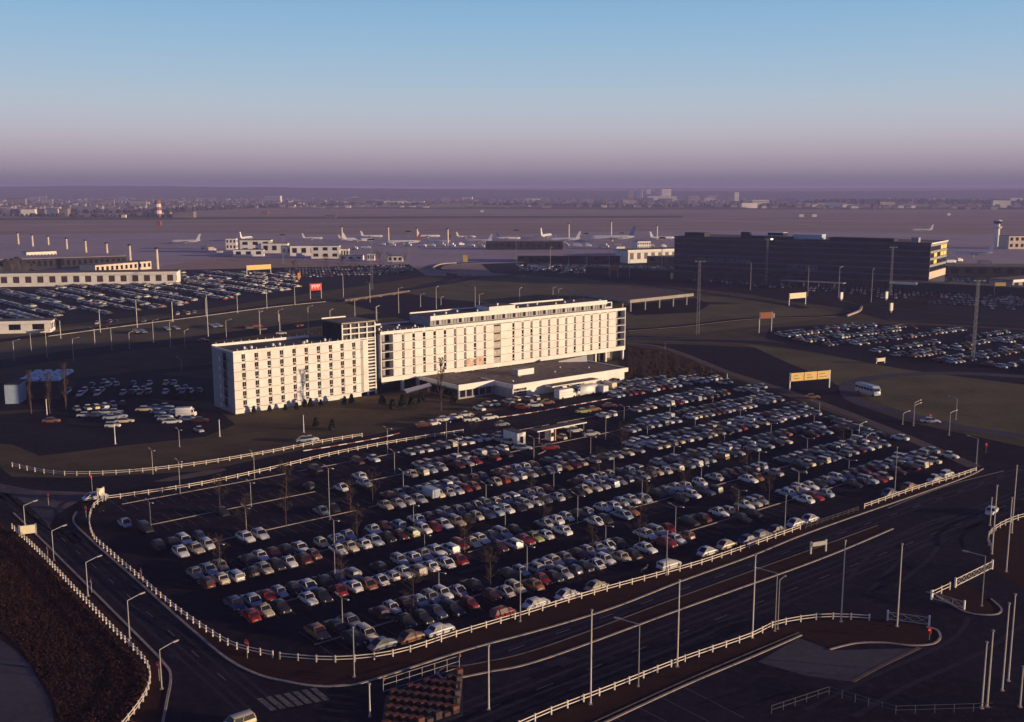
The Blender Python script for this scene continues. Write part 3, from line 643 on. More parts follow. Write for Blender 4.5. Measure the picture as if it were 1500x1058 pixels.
for f in range(5):
    z = rz + f * Rpit
    e = be1
    for i, x in enumerate(X1 + [None] + X2):
        if x is None:
            panel(rw, e, st0, z, Rpit); panel(rw, st1, X2[0] - 0.42, z, Rpit, -0.02); e = X2[0] - 0.42
            part('stair_window', [M['curtain'], M['glass']], rw, lambda b: (b.box(st0 + 0.06, 0.05, z + .03, st1 - 0.06, 0.118, z + Rpit - .03, 0), [b.box(st0 + 0.3 + k * (st1 - st0 - 0.5) / 3, 0.0, z + 1.75, st0 + 0.1 + (k + 1) * (st1 - st0 - 0.3) / 3, 0.049, z + 2.2, 1) for k in range(3)]))
            continue
        if x > e + 0.5 and x != X2[0]: panel(rw, e, x - 0.42, z, Rpit, 0, 1 if random.random() < 0.35 else 0)
        e = x + 0.42
        dk = (i in (3, 4) and f == 4) or i == 10 or random.random() < 0.1
        inst('window', win_mesh('rightdark' if dk else 'right'), rw, (x, 0.0, z))
    panel(rw, e, be2, z, Rpit)
    for (x0, x1, s) in ((0.0, be1, 0), (be2, RX, 1)):      # recessed balcony bays
        part('balcony', [M['facade2'], M['dark'], M['brownglass'], M['glass']], rw, lambda b: (
            b.box(x0 + 0.3, 0.0, z - 0.1, x1 - 0.3, 1.99, z + 0.1, 0), b.box(x0 + 0.35, 0.02, z + 0.1, x1 - 0.35, 0.07, z + 0.55, 1),
            b.box(x0 + 0.5, 1.9, z + 0.15, x0 + 0.5 + (x1 - x0) * 0.3, 1.99, z + 2.0, 2 if s == 0 else 3), b.box(x1 - 1.7, 1.9, z + 0.15, x1 - 0.6, 1.99, z + 2.1, 3)))
for x in (0.0, be1 - 0.28, be2, RX - 0.28): part('balcony_wall', [M['facade']], rw, lambda b: b.box(x, 0, Z0 + 1.25, x + 0.28, 1.995, Z1 - 0.76))
part('floor_band', [M['joint']], rw, lambda b: [b.box(be1 + .02, 0.06, rz + f * Rpit - 0.03, be2 - .02, 0.117, rz + f * Rpit + 0.03) for f in range(6)])
for x in X1 + X2: part('window_surround', [M['facade']], rw, lambda b: b.box(x - 0.42, 0.085, Z0 + 1.25, x + 0.42, 0.118, Z1 - 0.76))
part('mural', [mat('mural paint', (0.42, 0.2, 0.13), 0.7, 0, 0.7, col2=(0.75, 0.62, 0.5))], rw, lambda b: [b.box(X1[i] + 0.5, -0.012, Z0 + 0.5 + (i % 2) * 0.2, X1[i + 1] - 0.5, -0.002, rz + Rpit * 1.0 + (0.4 if i % 2 else 0)) for i in (6, 7)])
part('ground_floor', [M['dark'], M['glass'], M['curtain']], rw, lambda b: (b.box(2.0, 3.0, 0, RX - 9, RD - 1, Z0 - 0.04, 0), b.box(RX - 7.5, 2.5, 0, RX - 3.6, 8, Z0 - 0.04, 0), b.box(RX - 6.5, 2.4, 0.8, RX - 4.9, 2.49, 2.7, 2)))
for x in [7.6] + [RX - 0.5, RX - 8.7, RX - 13.5] + [13 + 5 * k for k in range(10)]:
    part('stilt', [M['facade']], rw, lambda b: b.box(x - 0.3, 0.3, 0, x + 0.3, 1.3, Z0 - 0.03))
# penthouse
px0, px1 = a_at(630, RB + 2, 20) - 155.2, a_at(888, RB + 2, 20) - 155.2
part('penthouse', [M['bluegrey'], M['roof']], rw, lambda b: (b.box(px0, 2.0, Z1 + 0.003, px1, 13.0, 20.6, 0), b.box(px0 + .3, 2.3, 20.6, px1 - .3, 12.7, 20.68, 1)))
part('penthouse_fascia', [M['white']], rw, lambda b: (b.box(px0 - 0.1, 1.6, 19.6, px1 + 0.1, 1.99, 20.95), b.box(px0 - 0.1, 12.6, 20.6, px0 + 0.42 * (px1 - px0), 13.02, 21.05), b.box(px0 + .5 * (px1 - px0), 12.6, 20.6, px0 + .86 * (px1 - px0), 13.02, 21.15)))
n = 17
for i in range(n):
    x0 = px0 + 0.6 + (px1 - px0 - 1.0) * i / n
    w = (px1 - px0 - 1) / n
    for (xa, xb, mm, nm) in ((1.6, 2.6, 'glass', 'penthouse_window'), (.5, .75, 'brownglass', 'narrow_window'), (2.6, 3.4, 'curtain', 'curtained_window'), (3.7, 3.9, 'brownglass', 'narrow_window')):
        part(nm, [M[mm]], rw, lambda b: b.box(x0 + xa, 1.93, Z1 + 0.3, x0 + xb, 1.995, 19.5))
ph = a_at(717, RB + 2, 21) - 155.2; pe = a_at(755, RB + 2, 21) - 155.2
part('lift_house', [M['facade2'], M['roof']], rw, lambda b: (b.box(ph, 2.1, 20.7, pe, 8.5, 22.1, 0), b.box(ph + .1, 2.2, 22.1, pe - .1, 8.4, 22.2, 1), b.box(ph + 4, 3.2, 22.2, ph + 4.5, 3.7, 22.9, 0)))
part('terrace_frame', [M['white']], rw, lambda b: (b.box(px1 + 0.11, 2.0, 19.9, RX - 4.6, 2.3, 20.2), b.box(RX - 5.0, 2.0, Z1 + .12, RX - 4.6, 2.3, 19.9), b.box(RX - 8.2, 2.0, Z1 + .12, RX - 7.6, 2.3, 19.9), b.box(px1 + .11, 9, 19.9, RX - 3, 9.4, 20.2), b.box(RX - 7.6, 2.0, Z1 + .12, RX - 5.0, 2.3, 18.6)))
for i in range(12): vent(rw, px0 + 3 + i * 5.4, 4.2 + (i % 3) * 1.6, 20.68, 0.9)
for i in range(5): vent(rw, 2 + i * 3.1, 4 + (i % 2) * 4, Z1, 0.9)
for i in range(8):
    part('railing_post', [M['white']], rw, lambda b: b.box(0.4 + i * 2.1, 0.05, Z1 + 0.12, 0.5 + i * 2.1, 0.15, Z1 + 0.6))
# ---------------------------------------------------------------- restaurant block
rs = empty('restaurant_block', U(180.2, 222), ANG, 'low flat-roofed restaurant block in front of the raised hotel wing', 'restaurant')
RL = 45.6
part('wall', [M['facade'], M['bluegrey']], rs, lambda b: (b.box(0.3, 0.45, 0, RL - 1.2, 20, 3.0, 0)))
part('fascia', [M['white']], rs, lambda b: (b.box(0, 0, 2.75, RL, 0.44, 4.0), b.box(0, 0.44, 2.75, 0.3, 15.0, 4.0), b.box(RL - 0.3, 0.44, 2.75, RL, 20, 4.0)))
part('roof', [M['roof2']], rs, lambda b: b.box(0.31, 0.45, 3.0, RL - 0.31, 26, 3.75))
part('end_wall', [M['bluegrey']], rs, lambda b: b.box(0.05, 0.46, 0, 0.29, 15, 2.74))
part('roof_box', [M['bluegrey'], M['white']], rs, lambda b: (b.box(11, 11.5, 3.75, 17.2, 14.5, 5.4, 0), b.box(11, 11.3, 3.76, 17.2, 11.49, 5.5, 1)))
part('roof_upstand', [M['white']], rs, lambda b: b.hexa([(RL - 9, 22.0, 3.76), (RL - 1.2, 17.2, 3.76), (RL - 1.2, 17.5, 3.76), (RL - 9, 22.3, 3.76), (RL - 9, 22.0, 4.1), (RL - 1.2, 17.2, 5.8), (RL - 1.2, 17.5, 5.8), (RL - 9, 22.3, 4.1)]))
for i in range(5):
    for j in range(3):
        part('window', [M['brownglass'], M['glass']], rs, lambda b: b.box(0.6 + i * 0.95, 0.38, 0.3 + j * 0.85, 1.4 + i * 0.95, 0.449, 1.0 + j * 0.85, (i + j) % 3 == 0))
part('door', [M['glass']], rs, lambda b: b.box(24, 0.38, 0, 26.2, 0.449, 2.3))
part('canopy', [M['facade2'], M['roof2']], rs, lambda b: (b.box(11.8, -3.2, 2.2, 30.5, -0.01, 2.6, 0), b.box(11.9, -3.1, 2.6, 30.4, -0.02, 2.66, 1)))
for x in (12.5, 18, 24, 30): part('canopy_post', [M['rust']], rs, lambda b: b.box(x - .12, -2.9, 0, x + .12, -2.66, 2.19))
for i in range(6): vent(rs, 4 + i * 6.5, 5 + (i * 5) % 11, 3.75, 0.6)
# second block set back to the left of it
rs2 = empty('restaurant_annexe', U(167.5, 230.5), ANG, 'set-back left annexe of the restaurant block with a shaded front', 'restaurant')
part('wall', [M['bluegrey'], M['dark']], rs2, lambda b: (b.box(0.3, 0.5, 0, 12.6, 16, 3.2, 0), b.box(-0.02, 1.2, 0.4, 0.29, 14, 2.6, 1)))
part('roof', [M['roof2']], rs2, lambda b: b.box(0.3, 0.45, 3.2, 12.6, 20, 3.8))
part('fascia', [M['white']], rs2, lambda b: (b.box(0, 0, 2.6, 12.64, 0.44, 4.2), b.box(0, 0.44, 3.0, 0.3, 20, 4.0)))
for i in range(5): part('window', [M['glass']], rs2, lambda b: b.box(0.9 + i * 2.3, 0.4, 0.5, 2.6 + i * 2.3, 0.499, 2.4))
for i in range(6): part('window', [M['glass']], rs2, lambda b: b.box(-0.06, 1.6 + i * 2.0, 0.5, -0.03, 3.1 + i * 2.0, 2.4))
# wedge shaped canopy over the hotel entrance
ec = empty('entrance_canopy', U(158.5, 243.0), ANG, 'small white wedge canopy on the lawn below the stair tower', 'canopy')
part('canopy_top', [M['white']], ec, lambda b: b.hexa([(0, 0, 1.0), (7.5, -1.5, 2.4), (8.5, 1.2, 2.6), (1, 3, 1.5), (0, 0, 1.2), (7.5, -1.5, 2.7), (8.5, 1.2, 2.9), (1, 3, 1.7)]))
for x, y in ((0.6, 1.5), (7.8, -0.2)): part('post', [M['rust']], ec, lambda b: b.box(x - .1, y - .1, 0, x + .1, y + .1, 1.4 if x < 2 else 2.4))
# ---------------------------------------------------------------- car park toll booth
p0 = G(782, 650)
tb = empty('toll_booth', p0, ANG, 'toll booth canopy with orange posts at the car park entrance', 'toll booth')
part('canopy', [M['facade2'], M['roof']], tb, lambda b: (b.box(0, -1.2, 2.9, 15.5, 1.6, 3.12, 1), b.box(0, -1.3, 2.9, 15.5, -1.21, 3.15, 0)))
for x in (0.8, 4.3, 5.8, 10.5, 14.8): part('post', [M['orange'] if x in (5.8,) else M['path']], tb, lambda b: b.box(x - .12, -1.0, 0, x + .12, -.76, 2.88))
part('cabin', [M['white'], M['glass']], tb, lambda b: (b.box(4.4, -0.7, 0, 5.6, 1.2, 2.84, 0), b.box(4.6, -0.75, 1.0, 5.4, -0.71, 2.0, 1)))
part('barrier', [M['rust']], tb, lambda b: b.box(1.0, -1.3, 1.0, 4.2, -1.22, 1.1))
kk = empty('kiosk', G(764, 652), ANG, 'white kiosk with blue shaded side left of the toll booth', 'kiosk')
part('wall', [M['white']], kk, lambda b: b.box(-1.2, 0, 0, 1.2, 5.2, 2.9))
part('roof', [M['roof']], kk, lambda b: b.box(-1.1, 0.1, 2.9, 1.1, 5.1, 2.96))
part('door', [M['glass']], kk, lambda b: b.box(-0.4, -0.04, 0, 0.5, -0.005, 2.0))
kerb([G(788, 666), G(798, 661), G(799, 655), G(792, 650)], 0.3)
# ================================================================ terminal
TH = 28.0
c1 = G(988, 345, TH); c2 = G(1364, 355, TH)
td = c2 - c1; TL = td.length; ta = math.atan2(td.y, td.x)
tm = empty('airport_terminal', (c1.x, c1.y, 0), ta, 'long dark glass airport terminal with yellow lit windows in its right end', 'terminal')
part('body', [M['dark'], M['facade2']], tm, lambda b: (b.box(0.1, 0.1, 0, TL - 0.1, 44, TH - 1, 0), b.box(-.1, -.1, TH - 1, TL + .3, 44.2, TH - 0.6, 0)))
part('roof', [M['roof']], tm, lambda b: b.box(0.3, 0.3, TH - .6, TL - .3, 43.8, TH - .5))
part('roof_slab', [M['white']], tm, lambda b: b.box(TL + 0.05, 0.0, TH - 1.2, TL + 0.5, 44.3, TH - 0.5))
nb = 44
for f in range(6):
    z = 5.5 + f * 3.6
    for i in range(nb):
        if f == 0 and i % 2: continue
        x0 = 0.6 + (TL - 1.2) * i / nb; x1 = x0 + (TL - 1.2) / nb - 0.35
        key = ('tw', i % 1)
        if 'tw' not in WME:
            b = MB(); b.box(0, 0, 0, x1 - x0, 0.07, 2.2); WME['tw'] = b.mesh('window', [mat('blue grey glass', (0.02, 0.028, 0.05), 0.18, 0.3, 0.15, spec=0.5)])
        inst('window', WME['tw'], tm, (x0, 0.02, z))
part('spandrel', [mat('slate spandrel', (0.085, 0.09, 0.14), 0.5, 0.15, 0.3)], tm, lambda b: [b.box(0.05, -0.02, 7.9 + f * 3.6, TL - 0.05, 0.09, 8.9 + f * 3.6) for f in range(6)])
for f in range(4):
    for i in range(5):
        lit = (f in (3, 2) and i in (3, 4)) or (f == 1 and i == 1) or (f == 2 and i == 1)
        part('end_window', [M['litwin'] if lit else M['glass']], tm, lambda b: b.box(TL - 0.09, 2 + i * 8.4, 11.0 + f * 4.0, TL + 0.02, 8.9 + i * 8.4, 13.2 + f * 4.0))
    part('end_spandrel', [M['bluegrey']], tm, lambda b: b.box(TL - 0.09, 0.2, 13.4 + f * 4.0, TL + 0.12, 43.8, 14.7 + f * 4.0))
part('end_wall', [M['sand']], tm, lambda b: b.box(TL - 0.095, 0.2, 6.5, TL + 0.05, 43.8, 10.6))
for (x0, x1, y0, y1, h, mm) in ((6, 20, 3, 12, 2.4, 'dark'), (52, 78, 3, 14, 1.6, 'dark'), (62, 72, 6, 14, 3.6, 'dark'), (44, 50, 6, 10, 3.4, 'dark'), (78, 96, 8, 16, 2.8, 'bluelight'), (TL - 60, TL - 22, 3, 14, 1.6, 'dark'), (TL - 12, TL - 8, 4, 9, 2.6, 'bluegrey')):
    part('roof_box', [M[mm], M['white']], tm, lambda b: (b.box(x0, y0, TH - .5, x1, y1, TH - .5 + h, 0), b.box(x0, y0 - .1, TH - .5 + h, x1 + .1, y1, TH - .3 + h, 1 if mm in ('dark', 'bluelight') and x0 > 50 and x0 < 90 else 0)))
part('podium', [M['dark'], M['roof']], tm, lambda b: (b.box(-60, -13, 0, TL + 55, -0.2, 5.2, 0), b.box(-60, -13.3, 5.2, TL + 55, -0.2, 5.6, 1)))
part('forecourt_canopy', [M['bluegrey']], tm, lambda b: (b.box(TL * 0.52, -30, 4.0, TL * 0.75, -24, 4.4), [b.box(TL * 0.52 + 4 + k * 9, -27.2, 0, TL * 0.52 + 4.4 + k * 9, -26.8, 4.0) for k in range(4)]))
part('forecourt_canopy', [M['white']], tm, lambda b: b.box(TL - 18, -16.4, 4.2, TL - 3, -13.4, 5.4))
def text3d(name, s, size, parent, loc, rot, m, ext=0.02):
    cu = bpy.data.curves.new(name, 'FONT'); cu.body = s; cu.size = size; cu.extrude = ext; cu.materials.append(m)
    tmp = bpy.data.objects.new(name, cu); me = bpy.data.meshes.new_from_object(tmp); bpy.data.objects.remove(tmp)
    o = bpy.data.objects.new(name, me); C.objects.link(o); o.parent = parent; o.location = loc; o.rotation_euler = rot
    return o
LET = mat('pale letter', (0.20, 0.22, 0.30), 0.5, 0)
text3d('roof_letters', 'AEROPORT DE PARIS', 4.0, tm, (16, -0.4, 11.2), (PI / 2, 0, 0), LET, 0.15)
text3d('roof_letters', 'ORLY SUD', 4.0, tm, (78, -0.4, 9.2), (PI / 2, 0, 0), LET, 0.15)
# ================================================================ other buildings
def bldg(name, label, cat, uv, z, w, d, rz, wm='facade', rm='roof', wins=(0, 0), group=None, wmat='glass', fascia=0, loc=None, over=0):
    p = loc or G(*uv)
    e = empty(name, p, rz, label, cat, group)
    part('wall', [M[wm]], e, lambda b: b.box(0, 0, 0, w, d, z - 0.3))
    part('roof', [M[rm]], e, lambda b: b.box(-over, -over, z - 0.3, w + over, d + over, z))
    if fascia: part('fascia', [M['white']], e, lambda b: b.box(-over, -over - 0.1, z - fascia, w + over, -over - 0.003, z + 0.1))
    nx, nz = wins
    for j in range(nz):
        for i in range(nx):
            x0 = w * (i + 0.25) / nx; x1 = w * (i + 0.75) / nx
            z0 = (z - 0.4) * (j + 0.3) / nz; z1 = (z - 0.4) * (j + 0.8) / nz
            part('window', [M[wmat]], e, lambda b: b.box(x0, -0.05, z0, x1, -0.004, z1))
            if j == 0 or True: part('window', [M[wmat]], e, lambda b: b.box(w + 0.004, d * (i + .25) / nx, z0, w + 0.05, d * (i + .75) / nx, z1)) if i < 3 and d > 5 else None
    return e
bldg('terminal_pier', 'low terminal pier with white fascia left of the dark terminal', 'terminal pier', (920, 386), 10.5, 62, 18, R(28), 'facade2', 'roof2', (9, 1), wmat='brownglass', fascia=1.6, over=1.5)
bldg('terminal_pier', 'flat dark pier building under the white aircraft tails', 'terminal pier', (758, 384), 5.5, 150, 30, R(-4), 'dark', 'apron', (20, 1))
bldg('terminal_pier', 'low pier building right of the terminal end', 'terminal pier', (1388, 404), 6.5, 110, 25, R(-6), 'dark', 'roof2', (12, 1))
bldg('terminal_pier', 'white edged canopy building at the far right edge', 'terminal pier', (1482, 428), 7, 40, 14, R(32), 'bluegrey', 'roof2', (5, 1), fascia=1.4, over=1)
bldg('service_block', 'cream two storey block on the apron right of the control tower', 'building', (1477, 365), 13, 24, 16, R(10), 'sand', 'roof', (4, 2))
bldg('pier_office', 'small white office cube on the pier roof', 'building', (903, 376), 9, 8, 8, R(15), 'facade', 'roof', (2, 1))
bldg('pier_office', 'long dark block behind the parked aircraft', 'building', (712, 366), 8, 75, 16, R(0), 'dark', 'roof', (12, 1))
bldg('boarding_hall', 'striped top boarding hall under the big blue tailed aircraft', 'building', (934, 366), 8, 14, 12, R(20), 'facade2', 'dark', (6, 2), fascia=1.2)
# control tower
ctp = G(1459, 361)
ct = empty('control_tower', ctp, 0, 'slim pale control tower with flared top on the apron at right', 'control tower')
hh = h_at(1459, 361, 322)
part('shaft', [M['facade']], ct, lambda b: b.cyl((0, 0, 0), (0, 0, hh - 4), 3.0, 2.4, 10))
part('cab', [M['facade2'], M['glass']], ct, lambda b: (b.cyl((0, 0, hh - 9), (0, 0, hh - 7), 3.6, 4.8, 10), b.cyl((0, 0, hh - 4), (0, 0, hh - 1.5), 3.4, 4.4, 10, 1), b.cyl((0, 0, hh - 1.5), (0, 0, hh), 4.8, 2.4, 10)))
# far left terminal hall and car park building
def span(p, q): d = q - p; return p, d.length, math.atan2(d.y, d.x)
p_, w_, r_ = span(G(-70, 399), G(186, 390))
bldg('hangar', 'long flat brown roofed freight hall at the far left edge', 'hangar', None, 8, w_, 42, r_, 'dark', 'apron', (30, 1), loc=p_)
p_, w_, r_ = span(G(140, 401), G(222, 394))
bldg('hangar', 'short orange brown freight hall beside the far left car park', 'hangar', None, 6, w_, 16, r_, 'sand', 'roof2', (12, 1), loc=p_)
p_, w_, r_ = span(G(40, 388), G(84, 386))
bldg('freight_shed', 'bright white low shed on the roof line behind the long brown hall', 'shed', None, 10, w_, 12, r_, 'facade', 'roof2', (9, 1), loc=p_)
bldg('parking_deck', 'long white banded two storey parking deck at far left', 'parking deck', (-20, 421), 8, 110, 20, R(10), 'facade', 'roof2', (16, 1), fascia=1.4, wmat='brownglass', over=0.6)
bldg('filling_station', 'low white shed at the left edge beside the far road', 'shed', (-30, 490), 5, 27, 9, R(12), 'facade', 'roof2', (3, 1), fascia=1.2, over=0.5)
for k, (u, v, w, d, z, rz, l) in enumerate([(331, 366, 10, 9, 11, 5, 'small white tower block left of the apron offices'), (352, 371, 28, 14, 12, 5, 'cream stepped apron office with flat roof'), (342, 376, 26, 10, 6, 8, 'white single storey annexe in front of the stepped office'),
        (383, 371, 24, 12, 9, 4, 'long cream apron shed, middle of the group'), (412, 374, 14, 9, 8, 0, 'white shed behind the tall lattice mast'), (425, 375, 24, 9, 9, 8, 'cream shed with three bays right of the lattice mast'),
        (456, 379, 24, 11, 11, 4, 'bright white flat block at the right end of the apron offices'), (499, 378, 7, 6, 8, 0, 'little white hut by the apron fence'), (538, 382, 6, 5, 6, 0, 'tiny white hut with bright front beside the apron'),
        (497, 381, 20, 5, 4, -5, 'low pale shed in front of the little hut'), (568, 384, 12, 5, 5, 0, 'low pale hut left of the bare trees by the apron')]):
    bldg('apron_building', l, 'building', (u, v), z, w, d, R(rz), 'facade', 'roof2', (3, 2 if z > 9 else 1), 'small buildings beside the apron')
# skylight hall in the hotel's shadow at the left edge
sk = empty('skylight_hall', G(24, 585), R(8), 'low dark hall with twelve pale skylights at the left edge', 'hall')
part('wall', [M['dark']], sk, lambda b: b.box(0, 0, 0, 11.5, 17, 4.6))
part('roof', [M['roof']], sk, lambda b: b.box(-.3, -.3, 4.6, 11.8, 17.3, 4.9))
for j in range(4):
    for i in range(4):
        part('skylight', [M['bluelight']], sk, lambda b: b.hexa([(0.6 + i * 2.8 + (i > 1) * .3, 0.6 + j * 4.1, 4.9), (2.9 + i * 2.8 + (i > 1) * .3, 0.6 + j * 4.1, 4.9), (2.9 + i * 2.8 + (i > 1) * .3, 3.9 + j * 4.1, 4.9), (0.6 + i * 2.8 + (i > 1) * .3, 3.9 + j * 4.1, 4.9), (1.0 + i * 2.8 + (i > 1) * .3, 1.2 + j * 4.1, 5.7), (2.5 + i * 2.8 + (i > 1) * .3, 1.2 + j * 4.1, 5.7), (2.5 + i * 2.8 + (i > 1) * .3, 3.3 + j * 4.1, 5.7), (1.0 + i * 2.8 + (i > 1) * .3, 3.3 + j * 4.1, 5.7)]))
bldg('storage_shed', 'pale blue shaded shed at the left edge beside the skylight hall', 'shed', (8, 592), 5.5, 3.6, 8, R(8), 'bluelight', 'roof')
# bridge over the cutting and the flyover
br = empty('road_bridge', G(505, 443), 0, 'low road bridge with lit parapet over the dark cutting', 'bridge')
o = G(505, 443); q = G(600, 429)
dv = (q - o); bl = dv.length; br.rotation_euler.z = math.atan2(dv.y, dv.x)
part('deck', [M['asphalt_old']], br, lambda b: b.box(0, 0, 0.6, bl, 9, 1.2))
part('parapet', [M['path']], br, lambda b: (b.box(0, -0.3, 0.5, bl, -0.003, 1.5)))
for i in range(4): part('pier', [M['concrete']], br, lambda b: b.box(6 + i * bl / 4.6, 0.5, 0, 7 + i * bl / 4.6, 8, 0.59))
FZ = 5.0
fo = empty('flyover', (0, 0, 0), 0, 'brown surfaced flyover on slim columns behind the right end of the hotel', 'flyover')
fpts = [G(u, v, FZ) for u, v in [(922, 442), (1015, 432), (990, 424), (900, 421), (830, 428)]]
b = MB(); nf = len(fpts)
b.quad([(p.x, p.y, FZ) for p in fpts]); b.quad([(p.x, p.y, FZ - 0.6) for p in fpts[::-1]])
for i in range(nf):
    p, r = fpts[i], fpts[(i + 1) % nf]
    b.quad([(p.x, p.y, FZ - .6), (r.x, r.y, FZ - .6), (r.x, r.y, FZ), (p.x, p.y, FZ)])
b.build('deck', M['path'], fo)
def edge(P, Q):
    d = (Q - P).normalized(); n_ = Vector((d.y, -d.x, 0)) * 0.25
    b = MB(); b.bar(P + n_ + Vector((0, 0, 0.1)), Q + n_ + Vector((0, 0, 0.1)), 0.3, 1.5); b.build('edge_beam', M['concrete'], fo)
edge(fpts[0], fpts[1]); edge(fpts[4], fpts[0])
for k in range(5):
    p = fpts[0].lerp(fpts[1], 0.02 + k * 0.22); b = MB(); b.cyl((p.x, p.y + 1, 0), (p.x, p.y + 1, FZ - .62), 0.45, 0.45, 8); b.build('column', M['concrete'], fo)
for k in range(3):
    p = fpts[4].lerp(fpts[0], 0.3 + k * 0.3); b = MB(); b.cyl((p.x, p.y + 1, 0), (p.x, p.y + 1, FZ - .62), 0.45, 0.45, 8); b.build('column', M['concrete'], fo)
# ================================================================ cars
SPEC = dict(  # length, width, height, belt, glass (rear foot, rear top, front top, front foot), top line of the lower body
    saloon=(4.2, 1.60, 1.42, 0.93, (0.17, 0.27, 0.58, 0.70), [(0, .70), (.03, .84), (.16, .93), (.5, .94), (.72, .92), (.96, .78), (1, .62)]),
    hatch=(3.7, 1.50, 1.48, 0.95, (0.03, 0.10, 0.57, 0.70), [(0, .80), (.03, .93), (.2, .95), (.5, .95), (.72, .92), (.95, .80), (1, .62)]),
    round=(3.95, 1.54, 1.47, 0.92, (0.12, 0.34, 0.56, 0.68), [(0, .48), (.05, .70), (.18, .93), (.5, .96), (.70, .92), (.92, .74), (1, .52)]),
    long=(4.75, 1.74, 1.42, 0.88, (0.13, 0.30, 0.58, 0.72), [(0, .58), (.04, .74), (.16, .87), (.5, .90), (.74, .86), (.94, .68), (1, .48)]),
    estate=(4.3, 1.62, 1.46, 0.93, (0.02, 0.06, 0.57, 0.69), [(0, .80), (.02, .92), (.2, .93), (.5, .94), (.72, .92), (.96, .79), (1, .62)]),
    small=(3.25, 1.42, 1.38, 0.88, (0.06, 0.16, 0.58, 0.72), [(0, .62), (.04, .84), (.2, .89), (.5, .90), (.74, .86), (.95, .74), (1, .55)]))
KNAME = dict(saloon='saloon car', hatch='hatchback car', round='round-backed car', long='long low saloon car', estate='estate car', small='tiny city car')
def car_geo(kind, lvl):
    """lvl 2: separate parts, 1: one mesh, 0: few faces"""
    Ln, W, H, belt, gl, prof = SPEC[kind]
    hw = W / 2; X = lambda t: (t - 0.5) * Ln
    body = MB(); RR = []
    pr = prof if lvl else [prof[0], prof[1], prof[3], prof[5], prof[6]]
    for t, z in pr:
        e = 1 - 0.16 * abs(2 * t - 1) ** 4; w = hw * e; zb = 0.24 + 0.06 * abs(2 * t - 1) ** 3
        x = X(t)
        if lvl: RR.append([(x, -w * .9, zb), (x, -w, zb + .16), (x, -w, z * .62 + .06), (x, -w * .93, z - .05), (x, -w * .7, z), (x, w * .7, z), (x, w * .93, z - .05), (x, w, z * .62 + .06), (x, w, zb + .16), (x, w * .9, zb)][::-1])
        else: RR.append([(x, -w * .95, zb), (x, -w, z * .7), (x, -w * .8, z), (x, w * .8, z), (x, w, z * .7), (x, w * .95, zb)][::-1])
    body.rings(RR)
    g = MB(); a, b_, c, d = (X(t) for t in gl)
    tw = hw * 0.78; bw = hw * 0.91
    g.hexa([(a, -bw, belt - .03), (d, -bw, belt - .03), (d, bw, belt - .03), (a, bw, belt - .03), (b_, -tw, H - .04), (c, -tw, H - .04), (c, tw, H - .04), (b_, tw, H - .04)])
    rf = MB()
    rr = []
    for t, k in ((0, .86), (.25, 1), (.75, 1), (1, .9)) if lvl else ((0, .95), (1, .95)):
        x = b_ - .05 + (c - b_ + .1) * t; w = tw * (0.92 + .1 * k); z = H - .045 * (1 - k) * 5
        rr.append([(x, -w, z - .06), (x, -w * .82, z), (x, w * .82, z), (x, w, z - .06)][::-1])
    rf.rings(rr)
    if lvl:
        for s in (-1, 1):
            rf.bar((a, s * bw, belt), (b_, s * tw, H - .05), .12 if kind in ('saloon', 'round', 'long') else .08, .09)
            rf.bar((d, s * bw, belt), (c, s * tw, H - .05), .05, .05)
            m_ = (b_ + c) / 2; rf.bar(((a + d) / 2 + .08, s * (bw + .005), belt), (m_ + .08, s * (tw + .005), H - .05), .06, .05)
    wh = []
    for fx in (0.19, 0.82):
        for s in (-1, 1):
            b = MB(); b.cyl((0, -.09, 0), (0, .09, 0), .30, .30, 10 if lvl else 6, 0)
            b.cyl((0, s * .091, 0), (0, s * .11, 0), .17, .15, 8, 1) if lvl else None
            wh.append((b, (X(fx), s * (hw - .10), .30)))
    ex = []
    if lvl == 2:
        for t, s in ((0, -1), (1, 1)):
            b = MB(); x = X(t); b.box(x - .06 + s * .05, -hw * .9, .36, x + .06 + s * .05, hw * .9, .47); b.box(x - .16 * s - .06, -hw * .97, .37, x - .16 * s + .06, -hw * .9, .46); b.box(x - .16 * s - .06, hw * .9, .37, x - .16 * s + .06, hw * .97, .46); ex.append(('bumper', b, 'chrome'))
        for s in (-1, 1):
            b = MB(); b.cyl((X(1) - .05, s * hw * .62, .60), (X(1) + .02, s * hw * .62, .60), .10, .09, 8); ex.append(('headlight', b, 'lamp'))
            b = MB(); b.box(X(0) - .02, s * hw * .66 - .09, .56, X(0) + .06, s * hw * .66 + .09, .70); ex.append(('tail_light', b, 'tail'))
        b = MB(); b.box(X(0) - .03, -.26, .5, X(0) + .03, .26, .62); ex.append(('number_plate', b, 'mark'))
    return body, g, rf, wh, ex
CMESH = {}
def car_meshes(kind, col):
    k = (kind, col)
    if k not in CMESH:
        body, g, rf, wh, ex = car_geo(kind, 2)
        CMESH[k] = ([('body', body.mesh('body', [PM[col]], True)), ('window_glass', g.mesh('window_glass', [M['carglass']])), ('roof', rf.mesh('roof', [PM[col]], True))],
                    [(w.mesh('wheel', [M['tyre'], M['chrome']]), p) for w, p in wh], [(n, b.mesh(n, [M[m]])) for n, b, m in ex])
    return CMESH[k]
def car_full(kind, col, p, rz, label, group):
    e = empty('parked_car', p, rz, label, 'car', group)
    A_, W_, X_ = car_meshes(kind, col)
    for n, me in A_: inst(n, me, e)
    for me, q in W_: inst('wheel', me, e, q)
    for n, me in X_: inst(n, me, e)
    return e
